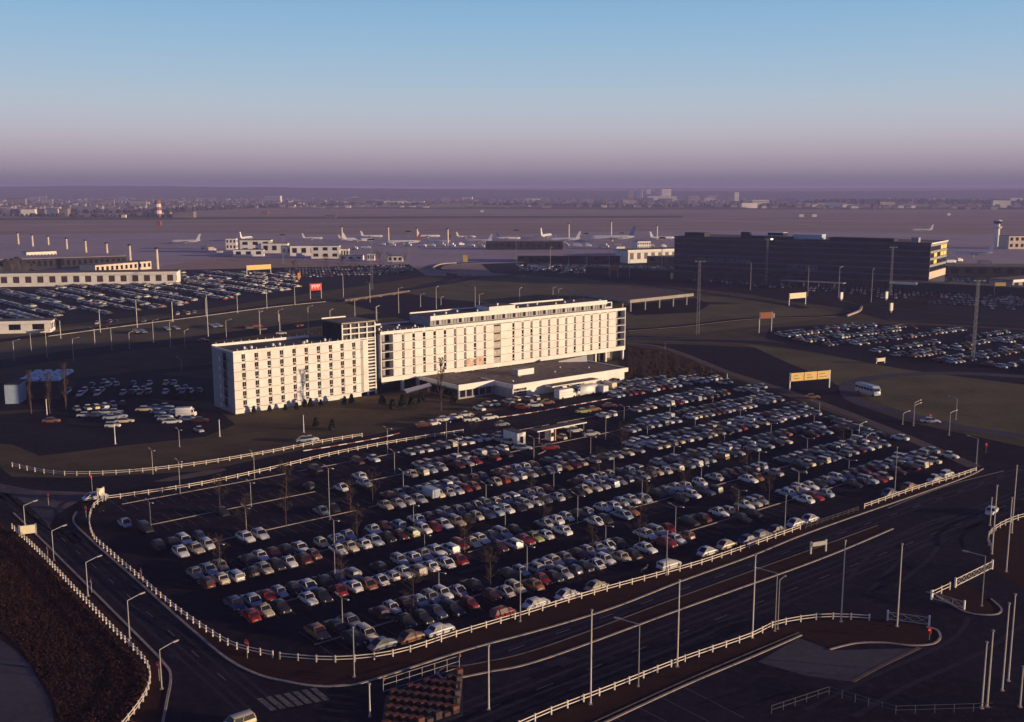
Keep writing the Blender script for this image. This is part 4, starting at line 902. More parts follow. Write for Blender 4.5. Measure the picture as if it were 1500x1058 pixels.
def merge(dst, src, mi, off=(0, 0, 0), fn=None):
    i = len(dst.v)
    dst.v += [(p[0] + off[0], p[1] + off[1], p[2] + off[2]) for p in src.v]
    dst.f += [tuple(k + i for k in f) for f in src.f]
    dst.m += [mi if isinstance(mi, int) else mi[m] for m in src.m]
def car_single(kind, col, p, rz, label, group):
    k = (kind, col, 's')
    if k not in CMESH:
        body, g, rf, wh, ex = car_geo(kind, 1)
        d = MB(); merge(d, body, 0); merge(d, g, 1); merge(d, rf, 0)
        for w, q in wh: merge(d, w, (2, 3), q)
        CMESH[k] = d.mesh('parked_car', [PM[col], M['carglass'], M['tyre'], M['chrome']], True)
    return tag(inst('parked_car', CMESH[k], None, p, rz), label, 'car', group)
KINDS = ['saloon', 'saloon', 'hatch', 'round', 'round', 'small', 'estate', 'long', 'saloon']
cars = []      # (distance, point, heading, kind, colour, where)
for ri, (b_, data) in enumerate(LOT_ROWS):
    for j, t in enumerate(data.split()):
        a_, c_ = float(t[:-1]), t[-1]
        kd = random.choice(KINDS)
        if c_ in 'b' and random.random() < 0.5: kd = 'saloon'
        h = ANG + PI / 2 + (PI if random.random() < 0.5 else 0) + random.gauss(0, 0.02)
        p = U(a_ + random.gauss(0, 0.06), b_ + random.gauss(0, 0.18))
        cars.append([p.length, p, h, kd, c_, ('row', ri, j)])
ORD = ['first', 'second', 'third', 'fourth', 'fifth', 'sixth', 'seventh', 'eighth', 'ninth', 'tenth', 'eleventh', 'twelfth', 'thirteenth', 'fourteenth', 'fifteenth', 'sixteenth', 'seventeenth', 'eighteenth', 'nineteenth', 'twentieth']
def ordn(n):
    if n < 20: return ORD[n]
    tens = ['', '', 'twenty', 'thirty', 'forty', 'fifty', 'sixty'][(n + 1) // 10]; u_ = (n + 1) % 10
    return tens + ('-' + ORD[u_ - 1] if u_ else 'th').replace('ty', 'ty') if u_ else tens[:-1] + 'ieth'
def put(u, v, c_, kd, head, where):
    p = G(u, v, 0.6); p.z = 0
    if 'fence' in where:      # keep the whole car behind the fence
        aa, bb = p.x * ca + p.y * sa, -p.x * sa + p.y * ca
        FB_ = [(58, 109.6), (66, 107.6), (76, 106.3), (99, 104.7), (126, 103.5), (166, 103.9), (207, 103.5), (230, 103.5)]
        for (a0, b0), (a1, b1) in zip(FB_, FB_[1:]):
            if a0 <= aa < a1: bb = max(bb, b0 + (b1 - b0) * (aa - a0) / (a1 - a0) + .15)
        p = U(aa, bb)
    cars.append([p.length, p, head, kd, c_, ('at', where)])
# cars standing along the near fence, parallel to it
for u, v, c_, kd, wh_ in [(574, 951, 'g', 'round', 'leftmost beside the near fence'), (620, 943, 'o', 'round', 'beside the near fence, right of the grey one'), (657, 930, 'w', 'saloon', 'beside the near fence, third from the left'),
        (748, 903, 'r', 'hatch', 'beside the near fence, behind a lamp pole'), (794, 888, 'w', 'saloon', 'beside the near fence, right of the red one'), (835, 873, 'w', 'round', 'beside the near fence, between white and beige cars'), (875, 859, 'e', 'round', 'beside the near fence, left of a wide gap'),
        (980, 827, 'w', 'estate', 'beside the near fence, in front of a lamp pole'), (1036, 808, 'w', 'round', 'beside the near fence, first of a close pair'), (1064, 798, 'c', 'round', 'beside the near fence, second of a close pair'),
        (1096, 790, 'n', 'saloon', 'beside the near fence, right of the close pair'), (1118, 784, 'g', 'hatch', 'beside the near fence, left of a black car'), (1138, 776, 'k', 'saloon', 'beside the near fence near its right end'), (1166, 766, 'w', 'round', 'beside the near fence, second from its right end'), (1187, 760, 'w', 'round', 'beside the near fence, at its right end'),
        (1304, 722, 'g', 'round', 'behind the far right fence, leftmost'), (1337, 714, 'o', 'saloon', 'behind the far right fence, second from the left'), (1370, 701, 'w', 'round', 'behind the far right fence, third from the left'), (1387, 694, 'w', 'hatch', 'behind the far right fence, rightmost')]:
    put(u, v, c_, kd, ANG, wh_)
# shaded and half lit cars left of the hotel
SH = ANG + PI / 2
for u, v, c_, kd, hd, wh_ in [(112, 599, 'l', 'round', SH, 'leftmost in the back row left of the hotel'), (128, 597, 'w', 'round', SH, 'second in the back row left of the hotel'), (140, 596, 'c', 'hatch', SH, 'third in the back row left of the hotel'), (153, 594, 'w', 'saloon', SH, 'fourth in the back row left of the hotel'), (165, 592, 'w', 'round', SH, 'fifth in the back row left of the hotel'), (179, 591, 'r', 'small', SH, 'sixth in the back row left of the hotel'),
        (125, 608, 'w', 'saloon', 0.1, 'front left of the left hotel car group'), (140, 608, 'g', 'long', 0.1, 'beside the leftmost white car, left hotel car park'), (156, 603, 'w', 'long', 0.0, 'upper middle of the left hotel car group'), (168, 603, 'l', 'saloon', 0.0, 'upper right of the left hotel car group'), (163, 611, 'b', 'saloon', 0.2, 'middle of the left hotel car group'), (175, 609, 'l', 'round', 0.2, 'right middle of the left hotel car group'), (182, 616, 'c', 'long', 0.2, 'right end of the left hotel car group'), (165, 623, 'w', 'hatch', 0.1, 'nearest of the left hotel car group, by a pole'),
        (75, 616, 'o', 'saloon', 0.1, 'alone left of the left hotel car group'), (212, 599, 'c', 'long', 0.1, 'leftmost of the right hotel car group'), (230, 597, 'l', 'saloon', -0.2, 'far left of the right hotel car group'), (243, 595, 'w', 'saloon', -0.2, 'at the back of the right hotel car group'), (252, 600, 'w', 'estate', -0.2, 'left of the white van'), (260, 604, 'w', 'saloon', -0.2, 'just below the white van'), (232, 603, 'l', 'saloon', -0.2, 'second column of the right hotel car group'), (240, 609, 'w', 'long', -0.2, 'third column of the right hotel car group'),
        (252, 617, 'w', 'long', 0.2, 'nearest long car of the right hotel car group'), (243, 613, 'l', 'saloon', 0.1, 'left of the nearest long car'), (275, 613, 'w', 'saloon', 0.1, 'between the van and a maroon car'), (293, 615, 'm', 'saloon', 0.1, 'right end of the right hotel car group'), (291, 629, 'l', 'round', SH, 'alone at the grass edge near the hotel'),
        (446, 644, 'b', 'round', 0.3, 'on the lawn below the hotel, left one'), (455, 643, 'w', 'round', 0.3, 'on the lawn below the hotel, right one'),
        (634, 620, 'w', 'round', 0.5, 'first of four on the hotel road edge'), (650, 614, 'w', 'saloon', 0.4, 'second of four on the hotel road edge'), (666, 611, 'w', 'saloon', 0.4, 'third of four on the hotel road edge'), (683, 607, 'w', 'round', 0.4, 'fourth of four on the hotel road edge'), (690, 614, 'w', 'saloon', 0.4, 'in front of the four on the hotel road edge'), (620, 622, 'm', 'saloon', 0.5, 'dark one left of the four on the hotel road edge'),
        (718, 611, 'w', 'saloon', 0.4, 'driving past the striped kerb'), (735, 621, 'g', 'round', 0.4, 'on the hotel road behind the kiosk'),
        (702, 598, 'w', 'saloon', SH, 'below the restaurant annexe, left one'), (714, 592, 'l', 'saloon', SH, 'below the restaurant annexe, middle one'), (724, 591, 'w', 'round', SH, 'below the restaurant annexe, right one'), (744, 588, 'l', 'saloon', SH, 'below the restaurant corner window'), (755, 585, 'c', 'hatch', SH, 'right of the restaurant corner window'), (765, 596, 'r', 'saloon', 0.0, 'bright red one on the hotel road'), (754, 594, 'r', 'small', 0.2, 'small red one beside a longer red car'), (784, 593, 'w', 'saloon', 0.1, 'in front of the restaurant wall'), (802, 589, 'o', 'round', 0.2, 'in front of the restaurant canopy'),
        (772, 585, 'g', 'saloon', SH, 'under the restaurant canopy, left one'), (783, 583, 'l', 'hatch', SH, 'under the restaurant canopy, right one'),
        (806, 655, 'r', 'saloon', 0.2, 'passing under the toll booth canopy'), (843, 630, 'w', 'round', 0.3, 'brightly lit one right of the toll booth'), (831, 624, 'w', 'round', 0.3, 'behind the brightly lit one at the toll booth'), (866, 635, 'l', 'saloon', 0.35, 'rightmost of the cars by the toll booth'), (822, 640, 'e', 'small', SH, 'in front of the toll booth cars'),
        (854, 602, 'y', 'saloon', 0.4, 'yellowish one on the hotel road'), (868, 599, 'o', 'long', 0.4, 'brown one on the hotel road'), (893, 594, 'm', 'saloon', 0.3, 'dark red one at the right end of the hotel road'),
        (765, 655, 'w', 'long', -0.2, 'long one just below the white kiosk'), (746, 647, 'c', 'round', -0.5, 'left of the white kiosk'), (732, 643, 'l', 'saloon', -0.5, 'second left of the white kiosk'),
        (1363, 616, 'w', 'long', -0.15, 'driving on the loop road at the right'), (1453, 748, 'w', 'saloon', 0.9, 'alone on the road at the right edge'), (1190, 581, 'o', 'saloon', 0.0, 'alone under the sign gantry in the cutting'),
        (298, 499, 'r', 'saloon', 0.2, 'red one on the road behind the hotel'), (412, 488, 'w', 'saloon', 0.2, 'white one on the road behind the left wing'),
        (130, 728, 'w', 'long', 0.7, 'waiting at the junction by the curved fence')]:
    if u == 130: u, v = 140, 727
    put(u, v, c_, kd, hd, wh_)
put(345, 1060, 'c', 'estate', ANG + PI, 'at the bottom edge beside the zebra crossing')
# right edge of the big car park, parked in a line
for i in range(16):
    k = i / 15.0
    u, v = 1112 + k * 170, 566 + k * 62
    if i in (4, 9, 12): continue
    put(u - 8, v + 6, random.choice('wlbwcgkm'), random.choice(KINDS), ANG + PI / 2, ordn(i) + ' in the line along the footpath')
cols_ = 'wwwlllbbgccekkknnmro'
# the far car parks, filled row by row
def inside(p, P):
    c = False; n = len(P)
    for i in range(n):
        a, b = P[i], P[(i + 1) % n]
        if (a.y > p.y) != (b.y > p.y) and p.x < (b.x - a.x) * (p.y - a.y) / (b.y - a.y) + a.x: c = not c
    return c
def fill(px, ang, occ, pair=15.4, w=2.35, gap=0.1, where='far'):
    P = gp(px); ca_, sa_ = math.cos(ang), math.sin(ang)
    q = [(p.x * ca_ + p.y * sa_, -p.x * sa_ + p.y * ca_) for p in P]
    a0, a1 = min(t[0] for t in q), max(t[0] for t in q); b0, b1 = min(t[1] for t in q), max(t[1] for t in q)
    b_ = b0
    while b_ < b1:
        for s in (-2.5, 2.5):
            a_ = a0; on = True
            while a_ < a1:
                if random.random() < gap: on = not on if not on else (random.random() > 0.4)
                if on and random.random() < occ:
                    bb = b_ + s
                    p = Vector((a_ * ca_ - bb * sa_, a_ * sa_ + bb * ca_, 0))
                    if inside(p, P): cars.append([p.length + 4000, p, ang + PI / 2 + (PI if random.random() < .5 else 0), random.choice(KINDS), random.choice(cols_), ('far',)])
                a_ += w
        b_ += pair
dfar = G(114, 461) - G(18, 438)
fill([(-60, 424), (60, 426), (170, 402), (300, 399), (430, 402), (438, 424), (300, 444), (150, 463), (-60, 478)], math.atan2(dfar.y, dfar.x), 0.93, 15.4)
fill([(415, 396), (470, 392), (600, 388), (610, 396), (560, 404), (430, 407)], 0.2, 0.7)
fill([(755, 388), (1000, 392), (1400, 408), (1600, 420), (1600, 458), (1400, 452), (1250, 432), (1150, 424), (1000, 410), (860, 402), (760, 398)], -0.35, 0.72, 14)
fill([(1140, 483), (1250, 477), (1400, 482), (1600, 494), (1600, 556), (1400, 534), (1230, 512), (1130, 492)], 0.62, 0.62, 15)
fill([(35, 590), (60, 570), (170, 560), (320, 566), (320, 580), (150, 585), (100, 592)], 0.15, 0.32, 14)
fill([(884, 562), (960, 556), (1080, 554), (1090, 560), (960, 575), (900, 586)], ANG, 0.8, 10.5)
fill([(200, 468), (290, 456), (292, 460), (205, 473)], 0.2, 0.4, 30)
fill([(60, 485), (175, 471), (178, 474), (62, 489)], 0.2, 0.5, 30)
cars.sort(key=lambda c: c[0])
seen_lab = {}
stuff = {}
for i, (d, p, h, kd, c_, w) in enumerate(cars):
    if i < 300 and w[0] != 'far':
        if w[0] == 'row':
            lab = '%s %s, %s from left in the %s row from the fence' % (CNAME[c_], KNAME[kd], ordn(w[2]), ordn(w[1]))
            grp = 'cars parked in rows in the big car park'
        else:
            wh_ = w[1]; lab = '%s %s %s' % (CNAME[c_], KNAME[kd], wh_)
            grp = 'cars parked beside the fences and roads'
        (car_full if i < 130 else car_single)(kd, c_, p, h, lab, grp)
    elif w[0] == 'at':
        lab = '%s %s %s' % (CNAME[c_], KNAME[kd], w[1])
        stuff.setdefault((kd, c_), []).append((p, h))
    else: stuff.setdefault((kd, c_), []).append((p, h))
LOWG = {}
D_ = MB(); mats_ = [PM[k] for k in PAINT] + [M['carglass'], M['tyre']]; mi_ = {k: i for i, k in enumerate(PAINT)}
for (kd, c_), lst in stuff.items():
    if kd not in LOWG:
        body, g, rf, wh, ex = car_geo(kd, 0)
        d = MB(); merge(d, body, 0); merge(d, g, 1); merge(d, rf, 0)
        for w, q in wh: merge(d, w, 2, q)
        LOWG[kd] = d
    src = LOWG[kd]; ms = [mi_[c_], len(PAINT), len(PAINT) + 1]
    for p, h in lst:
        ch, sh = math.cos(h), math.sin(h); i0 = len(D_.v)
        D_.v += [(p.x + x * ch - y * sh, p.y + x * sh + y * ch, z) for x, y, z in src.v]
        D_.f += [tuple(k + i0 for k in f) for f in src.f]; D_.m += [ms[m] for m in src.m]
tag(D_.build('distant_parked_cars', mats_), 'mass of small parked cars filling the far car parks and the back rows', 'cars', None, 'stuff')
# ---------------------------------------------------------------- vans, lorries, bus
def van(name, label, cat, p, rz, L_, W_, H_, col, nose=1.0, box=True):
    e = empty(name, p, rz, label, cat, 'vans and lorries' if name != 'coach' else None)
    m = M['white'] if col == 'white' else PM[col]
    b = MB(); x0, x1 = -L_ / 2, L_ / 2 - nose
    sec = lambda x, w, z0, z1: [(x, -w, z0), (x, -w, z1 - .25), (x, -w * .86, z1), (x, w * .86, z1), (x, w, z1 - .25), (x, w, z0)][::-1]
    b.rings([sec(x0, W_ / 2 * .97, .45, H_ - .05), sec(x0 + .15, W_ / 2, .42, H_), sec(x1 - .1, W_ / 2, .42, H_), sec(x1, W_ / 2 * .98, .42, H_ - .08)]); b.build('cargo_body', m, e, sm=True)
    b = MB(); b.rings([sec(x1 + .02, W_ / 2 * .95, .42, H_ * .88), sec(x1 + nose * .5, W_ / 2 * .93, .42, H_ * .82), sec(x1 + nose * .8, W_ / 2 * .9, .42, H_ * .52), sec(x1 + nose, W_ / 2 * .85, .45, H_ * .42)]); b.build('cab', m, e, sm=True)
    b = MB(); b.hexa([(x1 + nose * .54, -W_ * .38, H_ * .80), (x1 + nose * .80, -W_ * .38, H_ * .53), (x1 + nose * .80, W_ * .38, H_ * .53), (x1 + nose * .54, W_ * .38, H_ * .80), (x1 + nose * .60, -W_ * .38, H_ * .81), (x1 + nose * .86, -W_ * .38, H_ * .54), (x1 + nose * .86, W_ * .38, H_ * .54), (x1 + nose * .60, W_ * .38, H_ * .81)]); b.build('windscreen', M['glass'], e)
    for s in (-1, 1):
        b = MB(); b.box(x1 + .1, s * W_ * .468, H_ * .55, x1 + nose * .5, s * W_ * .478, H_ * .78) if s > 0 else b.box(x1 + .1, -W_ * .478, H_ * .55, x1 + nose * .5, -W_ * .468, H_ * .78); b.build('side_window', M['glass'], e)
        for fx in (x0 + L_ * .2, x1 + nose * .4):
            b = MB(); b.cyl((fx, s * W_ / 2 - .1, .4), (fx, s * W_ / 2 + .03, .4), .4, .4, 10); b.build('wheel', M['tyre'], e)
    if box:
        b = MB()
        for z in (H_ * .45, H_ * .7): b.box(x0 + .1, -W_ / 2 - .02, z, x1 - .1, -W_ / 2 - .004, z + .05)
        for z in (H_ * .45, H_ * .7): b.box(x0 - .02, -W_ * .4, z, x0 - .004, W_ * .4, z + .05)
        b.build('trim', M['joint'], e)
    return e
van('box_van', 'white panelled box van in front of the restaurant canopy', 'van', G(828, 584), ANG, 6.4, 2.3, 2.9, 'white', 1.3)
van('lorry', 'long grey sided lorry parked behind the white box van', 'lorry', G(856, 579), ANG + PI, 8.0, 2.4, 3.0, 'l', 1.4)
van('box_van', 'small white van right of the long grey lorry', 'van', G(879, 576), SH, 4.8, 2.0, 2.5, 'white', 1.0)
van('box_van', 'tall cream van at the right end of the restaurant', 'van', G(892, 571), SH, 4.6, 2.0, 2.4, 'c', 1.0)
van('box_van', 'white van with rounded roof among the cars left of the hotel', 'van', G(273, 611), 0.1, 5.0, 2.0, 2.6, 'white', 1.1)
van('panel_van', 'pale blue panel van standing among the upper rows of parked cars', 'van', U(*[(G(628, 728).x * ca + G(628, 728).y * sa), 158.6]), SH, 4.5, 1.8, 2.1, 'b', 1.0)
bus = van('coach', 'rounded blue grey coach on the loop road at the right', 'bus', G(1271, 578), -1.25, 8.6, 2.5, 3.0, 'b', 0.8, False)
for s in (-1, 1):
    for i in range(6):
        b = MB(); b.box(-4.1 + i * 1.28, s * 1.255, 1.6, -3.05 + i * 1.28, s * 1.262, 2.3) if s > 0 else b.box(-4.1 + i * 1.28, -1.262, 1.6, -3.05 + i * 1.28, -1.255, 2.3); b.build('window', M['glass'], bus)
for k, (u, v) in enumerate([(200, 488), (210, 488), (245, 484), (258, 483), (312, 480), (320, 479)]):
    e = empty('trailer', G(u, v), R(-62), 'grey flat trailer in the grass strip, %s from the left' % ORD[k], 'trailer', 'flat trailers behind the hotel')
    part('bed', [M['steel']], e, lambda b: b.box(-5, -0.9, .8, 5, 0.9, 1.1)); part('wheel', [M['tyre']], e, lambda b: [b.cyl((x, -1, .4), (x, 1, .4), .4, .4, 8) for x in (-3, 3)])
for k, (u, v) in enumerate([(322, 480), (333, 481), (347, 478), (352, 483), (435, 478)]):
    e = empty('scrap_heap', G(u + 30 if k < 4 else u, v), 0.3 * k, 'brown building material heap behind the left wing, %s from the left' % ORD[k], 'heap', 'building material behind the hotel')
    [part('board_pile', [M['path'] if k % 2 else M['crate']], e, lambda b: b.box(random.uniform(-3, 0), random.uniform(-2, 0), 0, random.uniform(.5, 3), random.uniform(.5, 2), random.uniform(.3, .9))) for _ in range(3)]
mo = empty('motorcycle', G(944, 838), ANG, 'dark motorcycle parked beside the near fence', 'motorcycle')
part('frame', [M['dark']], mo, lambda b: (b.bar((-.5, 0, .5), (.5, 0, .75), .2, .3), b.bar((.5, 0, .8), (.75, 0, .35), .08, .08), b.bar((.45, -.35, 1.05), (.45, .35, 1.05), .05, .05)))
part('wheel', [M['tyre']], mo, lambda b: b.cyl((-.7, -.06, .32), (-.7, .06, .32), .32, .32, 12)); part('wheel', [M['tyre']], mo, lambda b: b.cyl((.75, -.05, .32), (.75, .05, .32), .32, .32, 12))
part('headlight', [M['lamp']], mo, lambda b: b.cyl((.6, 0, .95), (.72, 0, .95), .11, .11, 8))
# ================================================================ poles and lamps
def pole(name, u, vb, vt, label, cat, group, m='polewhite', r=0.09, head=None, cap=True):
    p = G(u, vb); h = h_at(u, vb, vt)
    e = empty(name, p, 0, label, cat, group)
    part('mast', [M[m]], e, lambda b: b.cyl((0, 0, 0), (0, 0, h), r * 1.15, r * 0.75, 7))
    part('base', [M['concrete']], e, lambda b: b.box(-r * 2.2, -r * 2.2, 0, r * 2.2, r * 2.2, 0.15))
    if cap: part('cap', [M['steel']], e, lambda b: b.cyl((0, 0, h), (0, 0, h + .18), r * 1.8, r * 1.8, 7))
    if head: head(e, h)
    return e
FG = [(542, 1050, 1003), (716, 1040, 947), (865, 1032, 895), (992, 977, 851), (1102, 935, 814), (1232, 911, 793), (1314, 918, 798)]
for k, (u, b_, t_) in enumerate(FG):
    pole('lighting_mast', u, b_, t_, 'thin white mast, %s from the left along the avenue in the foreground' % ORD[k], 'mast', 'thin white masts in the foreground')
for k, (u, b_, t_) in enumerate([(1438, 1038, 942), (1446, 1036, 925), (1468, 1012, 885), (1477, 998, 872), (1494, 1036, 978), (1453, 812, 712), (1474, 838, 730), (1482, 781, 683), (1450, 770, 730)]):
    pole('lighting_mast', u, b_, t_, 'thin pale mast at the right edge, %s' % ['leftmost of the lower cluster', 'second of the lower cluster', 'third of the lower cluster', 'fourth of the lower cluster', 'rightmost of the lower cluster', 'through the curved fence', 'right of the curved fence', 'highest one behind the curved fence', 'dark one beside the lone white car'][k], 'mast', 'thin white masts in the foreground')
for k, (u, b_, t_) in enumerate([(519, 992, 920), (762, 911, 838), (976, 843, 779), (1149, 783, 727), (1310, 728, 656)]):
    pole('lamp_post', u, b_, t_, 'straight lamp post at the near fence, %s from the left' % ORD[k], 'lamp post', 'straight posts at the near fence', 'steel', 0.08)
for k, (u, b_, t_) in enumerate([(169, 651, 622), (322, 640, 616), (445, 634, 609), (69, 609, 586), (1065, 560, 548)]):
    pole('bollard_post', u, b_, t_, 'white post ' + ['in front of the left hotel car park', 'between the hotel corner and the lawn', 'beside the two cars on the lawn', 'left of the shaded hotel cars', 'at the top corner of the big car park'][k], 'post', 'white posts round the hotel', 'white', 0.11)
def goose(dx, dy, L_=1.6, m='steel'):
    def f(e, h):
        part('arm', [M[m]], e, lambda b: b.bar((0, 0, h), (dx * L_, dy * L_, h + .45), .08, .08))
        part('lamp_head', [M['steel'], M['lamp']], e, lambda b: (b.bar((dx * L_, dy * L_, h + .47), (dx * (L_ + .75), dy * (L_ + .75), h + .55), .26, .14, 0), b.bar((dx * (L_ + .1), dy * (L_ + .1), h + .395), (dx * (L_ + .65), dy * (L_ + .65), h + .455), .18, .04, 1)))
    return f
for k, (u, b_, t_) in enumerate([(37, 775, 741), (79, 822, 778), (129, 874, 824), (190, 936, 880), (237, 1010, 952)]):
    pole('street_lamp', u, b_, t_, 'gooseneck street lamp on the left road verge, %s from the top' % ORD[k], 'street lamp', 'gooseneck lamps along the left road', 'steel', .08, goose(.75, .66), False)
for k, (u, b_, t_, dx) in enumerate([(935, 1006, 915, -1), (1135, 925, 840, -1), (1438, 888, 815, -1), (1139, 922, 850, .3)]):
    pole('street_lamp', u, b_, t_, ['dark curved street lamp beside the slip road fence, left one', 'dark curved street lamp where the slip road fence bends', 'curved lamp on the island behind the lattice gate', 'twin of the curved lamp where the slip road fence bends'][k], 'street lamp', 'curved lamps of the avenue', 'steel', .07, goose(dx, .25 if dx < 0 else .1, 2.2), False)
def thead(e, h):
    c_, s_ = math.cos(ANG + PI / 2), math.sin(ANG + PI / 2)
    for s in (-1, 1):
        part('arm', [M['steel']], e, lambda b: b.bar((0, 0, h - .05), (s * c_ * 1.1, s * s_ * 1.1, h + .2), .07, .07))
        part('lamp_head', [M['steel']], e, lambda b: b.bar((s * c_ * 1.05, s * s_ * 1.05, h + .2), (s * c_ * 1.75, s * s_ * 1.75, h + .28), .24, .12))
LOTL = [(323, 838, 796), (221, 772, 736), (361, 779, 744), (368, 742, 707), (264, 724, 676), (373, 703, 664), (483, 762, 686), (578, 694, 662), (591, 723, 691), (568, 664, 628), (654, 648, 618), (671, 673, 650), (606, 771, 740), (622, 808, 783), (490, 808, 762), (491, 853, 808), (502, 925, 876), (643, 867, 838), (671, 671, 640), (691, 705, 680), (712, 738, 710), (782, 677, 642), (811, 719, 692), (865, 665, 640), (887, 644, 610), (899, 701, 666), (914, 617, 596), (740, 777, 746), (772, 845, 800), (846, 767, 726), (887, 799, 770), (981, 615, 595), (948, 639, 624), (1018, 629, 610), (987, 669, 654), (1044, 595, 578), (1061, 649, 636), (1084, 617, 602), (1129, 641, 620), (1111, 691, 662), (1027, 707, 682), (1169, 715, 690), (989, 783, 742), (940, 741, 704), (1081, 753, 718), (1192, 627, 608), (1247, 653, 630), (1182, 665, 642), (1243, 693, 674), (1169, 727, 692), (263, 655, 630), (224, 695, 660)]
LOTL.sort(key=lambda t: G(t[0], t[1]).length)
bypair = {}
for u, b_, t_ in LOTL:
    p = G(u, b_); bb = -p.x * sa + p.y * ca; aa = p.x * ca + p.y * sa
    bypair.setdefault(max(0, min(6, int((bb - 106.4) // 15.4))), []).append((aa, u, b_, t_))
for k, lst in bypair.items():
    for j, (aa, u, b_, t_) in enumerate(sorted(lst)):
        pole('car_park_lamp', u, b_, t_, 'double-armed lamp, %s from left on the %s parking kerb from the fence' % (ORD[j], ORD[k]), 'lamp post', 'double-armed lamps in the big car park', 'steel', .065, thead, False)
# lamps beyond the hotel
FARL = [(89, 496, 470), (108, 529, 497), (46, 516, 488), (69, 523, 487), (21, 528, 500), (139, 505, 482), (164, 513, 481), (147, 487, 454), (190, 511, 488), (201, 480, 440), (225, 502, 470), (250, 507, 472), (253, 472, 443), (271, 510, 485), (305, 493, 432), (266, 542, 526), (391, 453, 424), (432, 447, 420), (348, 459, 431), (503, 437, 404), (253, 469, 442), (302, 464, 436), (380, 471, 454), (408, 471, 455), (542, 443, 415), (584, 459, 423), (639, 453, 421), (696, 453, 420), (761, 442, 423), (551, 469, 450), (332, 504, 470), (381, 490, 458), (410, 487, 460), (452, 488, 450), (484, 489, 455), (520, 468, 441), (552, 471, 450), (616, 450, 432), (646, 447, 436), (702, 448, 432), (810, 432, 422), (818, 436, 424), (835, 441, 430),
        (1099, 425, 385), (1183, 434, 390), (1228, 436, 392), (1276, 443, 395), (892, 405, 368), (922, 408, 380), (860, 400, 370), (806, 395, 363), (833, 398, 375), (1258, 641, 622), (1338, 621, 590), (1338, 624, 594), (1390, 638, 605), (1400, 615, 584), (1200, 609, 590), (1322, 622, 606), (1430, 680, 643), (1268, 658, 640)]
FARL = [t for t in FARL]
FARL.sort()
for k, (u, b_, t_) in enumerate(FARL):
    z_ = 'behind the hotel' if 300 < u < 850 else ('left of the hotel' if u <= 300 else 'on the airport and loop roads')
    grpn = [t for t in FARL if (300 < t[0] < 850) == (300 < u < 850) and (t[0] <= 300) == (u <= 300)].index((u, b_, t_))
    d_ = G(u, b_).length
    pole('street_lamp', u, b_, t_, 'street lamp %s, %s from left of that group' % (z_, ordn(grpn)), 'street lamp', 'street lamps along the far roads', 'steel', .10 if d_ < 420 else .16, goose(random.choice((-.8, .8, .5)), .4, 1.8), False)
# high lattice floodlight masts
def flood(e, h):
    part('floodlight_frame', [M['dark']], e, lambda b: (b.box(-2.2, -.7, h, 2.2, .7, h + .35), b.box(-1.8, -.6, h + .36, 1.8, .6, h + .8)))
    for x in (-1.6, 0, 1.6): part('floodlight', [M['steel']], e, lambda b: b.box(x - .5, -1.0, h - .45, x + .5, -.75, h - .02))
LAT = [(545, 425, 352), (1022, 490, 382), (1122, 418, 350), (1304, 433, 362), (1425, 527, 410), (969, 405, 349), (858, 385, 343), (599, 396, 340), (415, 386, 345), (756, 388, 338), (910, 372, 342)]
for k, (u, b_, t_) in enumerate(LAT):
    p = G(u, b_); h = h_at(u, b_, t_)
    e = empty('floodlight_mast', p, 0, 'high lattice floodlight mast, ' + ['in front of the far left car park', 'right of the hotel, tallest in view', 'with a lit lamp before the terminal', 'before the right half of the terminal', 'at the right edge over the right car park', 'just left of the terminal', 'among the pier buildings', 'behind the road bridge', 'beside the cream apron offices', 'at the dark pier', 'behind the parked aircraft, smallest'][k], 'floodlight mast', 'high floodlight masts')
    w0 = 0.55 if k not in (4,) else .4
    for sx_ in (-1, 1):
        for sy_ in (-1, 1): part('mast_leg', [M['steel']], e, lambda b: b.bar((sx_ * w0, sy_ * w0, 0), (sx_ * .32, sy_ * .32, h), .09, .09))
    n_ = 12
    b = MB()
    for i in range(n_):
        z0, z1 = h * i / n_, h * (i + 1) / n_; r0, r1 = w0 - (w0 - .32) * i / n_, w0 - (w0 - .32) * (i + 1) / n_
        b.bar((-r0, -r0, z0), (r1, -r1, z1), .06, .06); b.bar((r0, r0, z0), (-r1, r1, z1), .06, .06); b.bar((r0, -r0, z0), (r1, r1, z1), .06, .06)
    b.build('lattice_bracing', M['steel'], e)
    flood(e, h)
    if k == 2:
        part('lit_floodlight', [mat('lit flood lamp', (0.9, 0.8, 0.6), 0.3, 0, emit=((1, .8, .5), 6))], e, lambda b: b.box(1.7, -1.3, h - .5, 2.8, -1.05, h + .3))
PIL = [(27, 358, 342), (48, 361, 345), (71, 359, 347), (98, 365, 350), (126, 370, 353), (157, 374, 357), (191, 385, 360), (231, 396, 365), (501, 352, 333), (569, 354, 333), (611, 356, 335), (656, 360, 336), (833, 348, 328), (895, 347, 325), (962, 351, 331)]
for k, (u, b_, t_) in enumerate(PIL):
    p = G(u, b_); h = h_at(u, b_, t_)
    e = empty('apron_light_pillar', p, 0, 'thick pale apron light pillar, %s from the left' % ORD[k], 'light pillar', 'pale light pillars on the apron')
    part('pillar', [M['sand']], e, lambda b: b.cyl((0, 0, 0), (0, 0, h), 1.15, .85, 8))
    part('lamp_ring', [M['dark']], e, lambda b: b.cyl((0, 0, h), (0, 0, h + 1.2), 1.5, 1.5, 8))
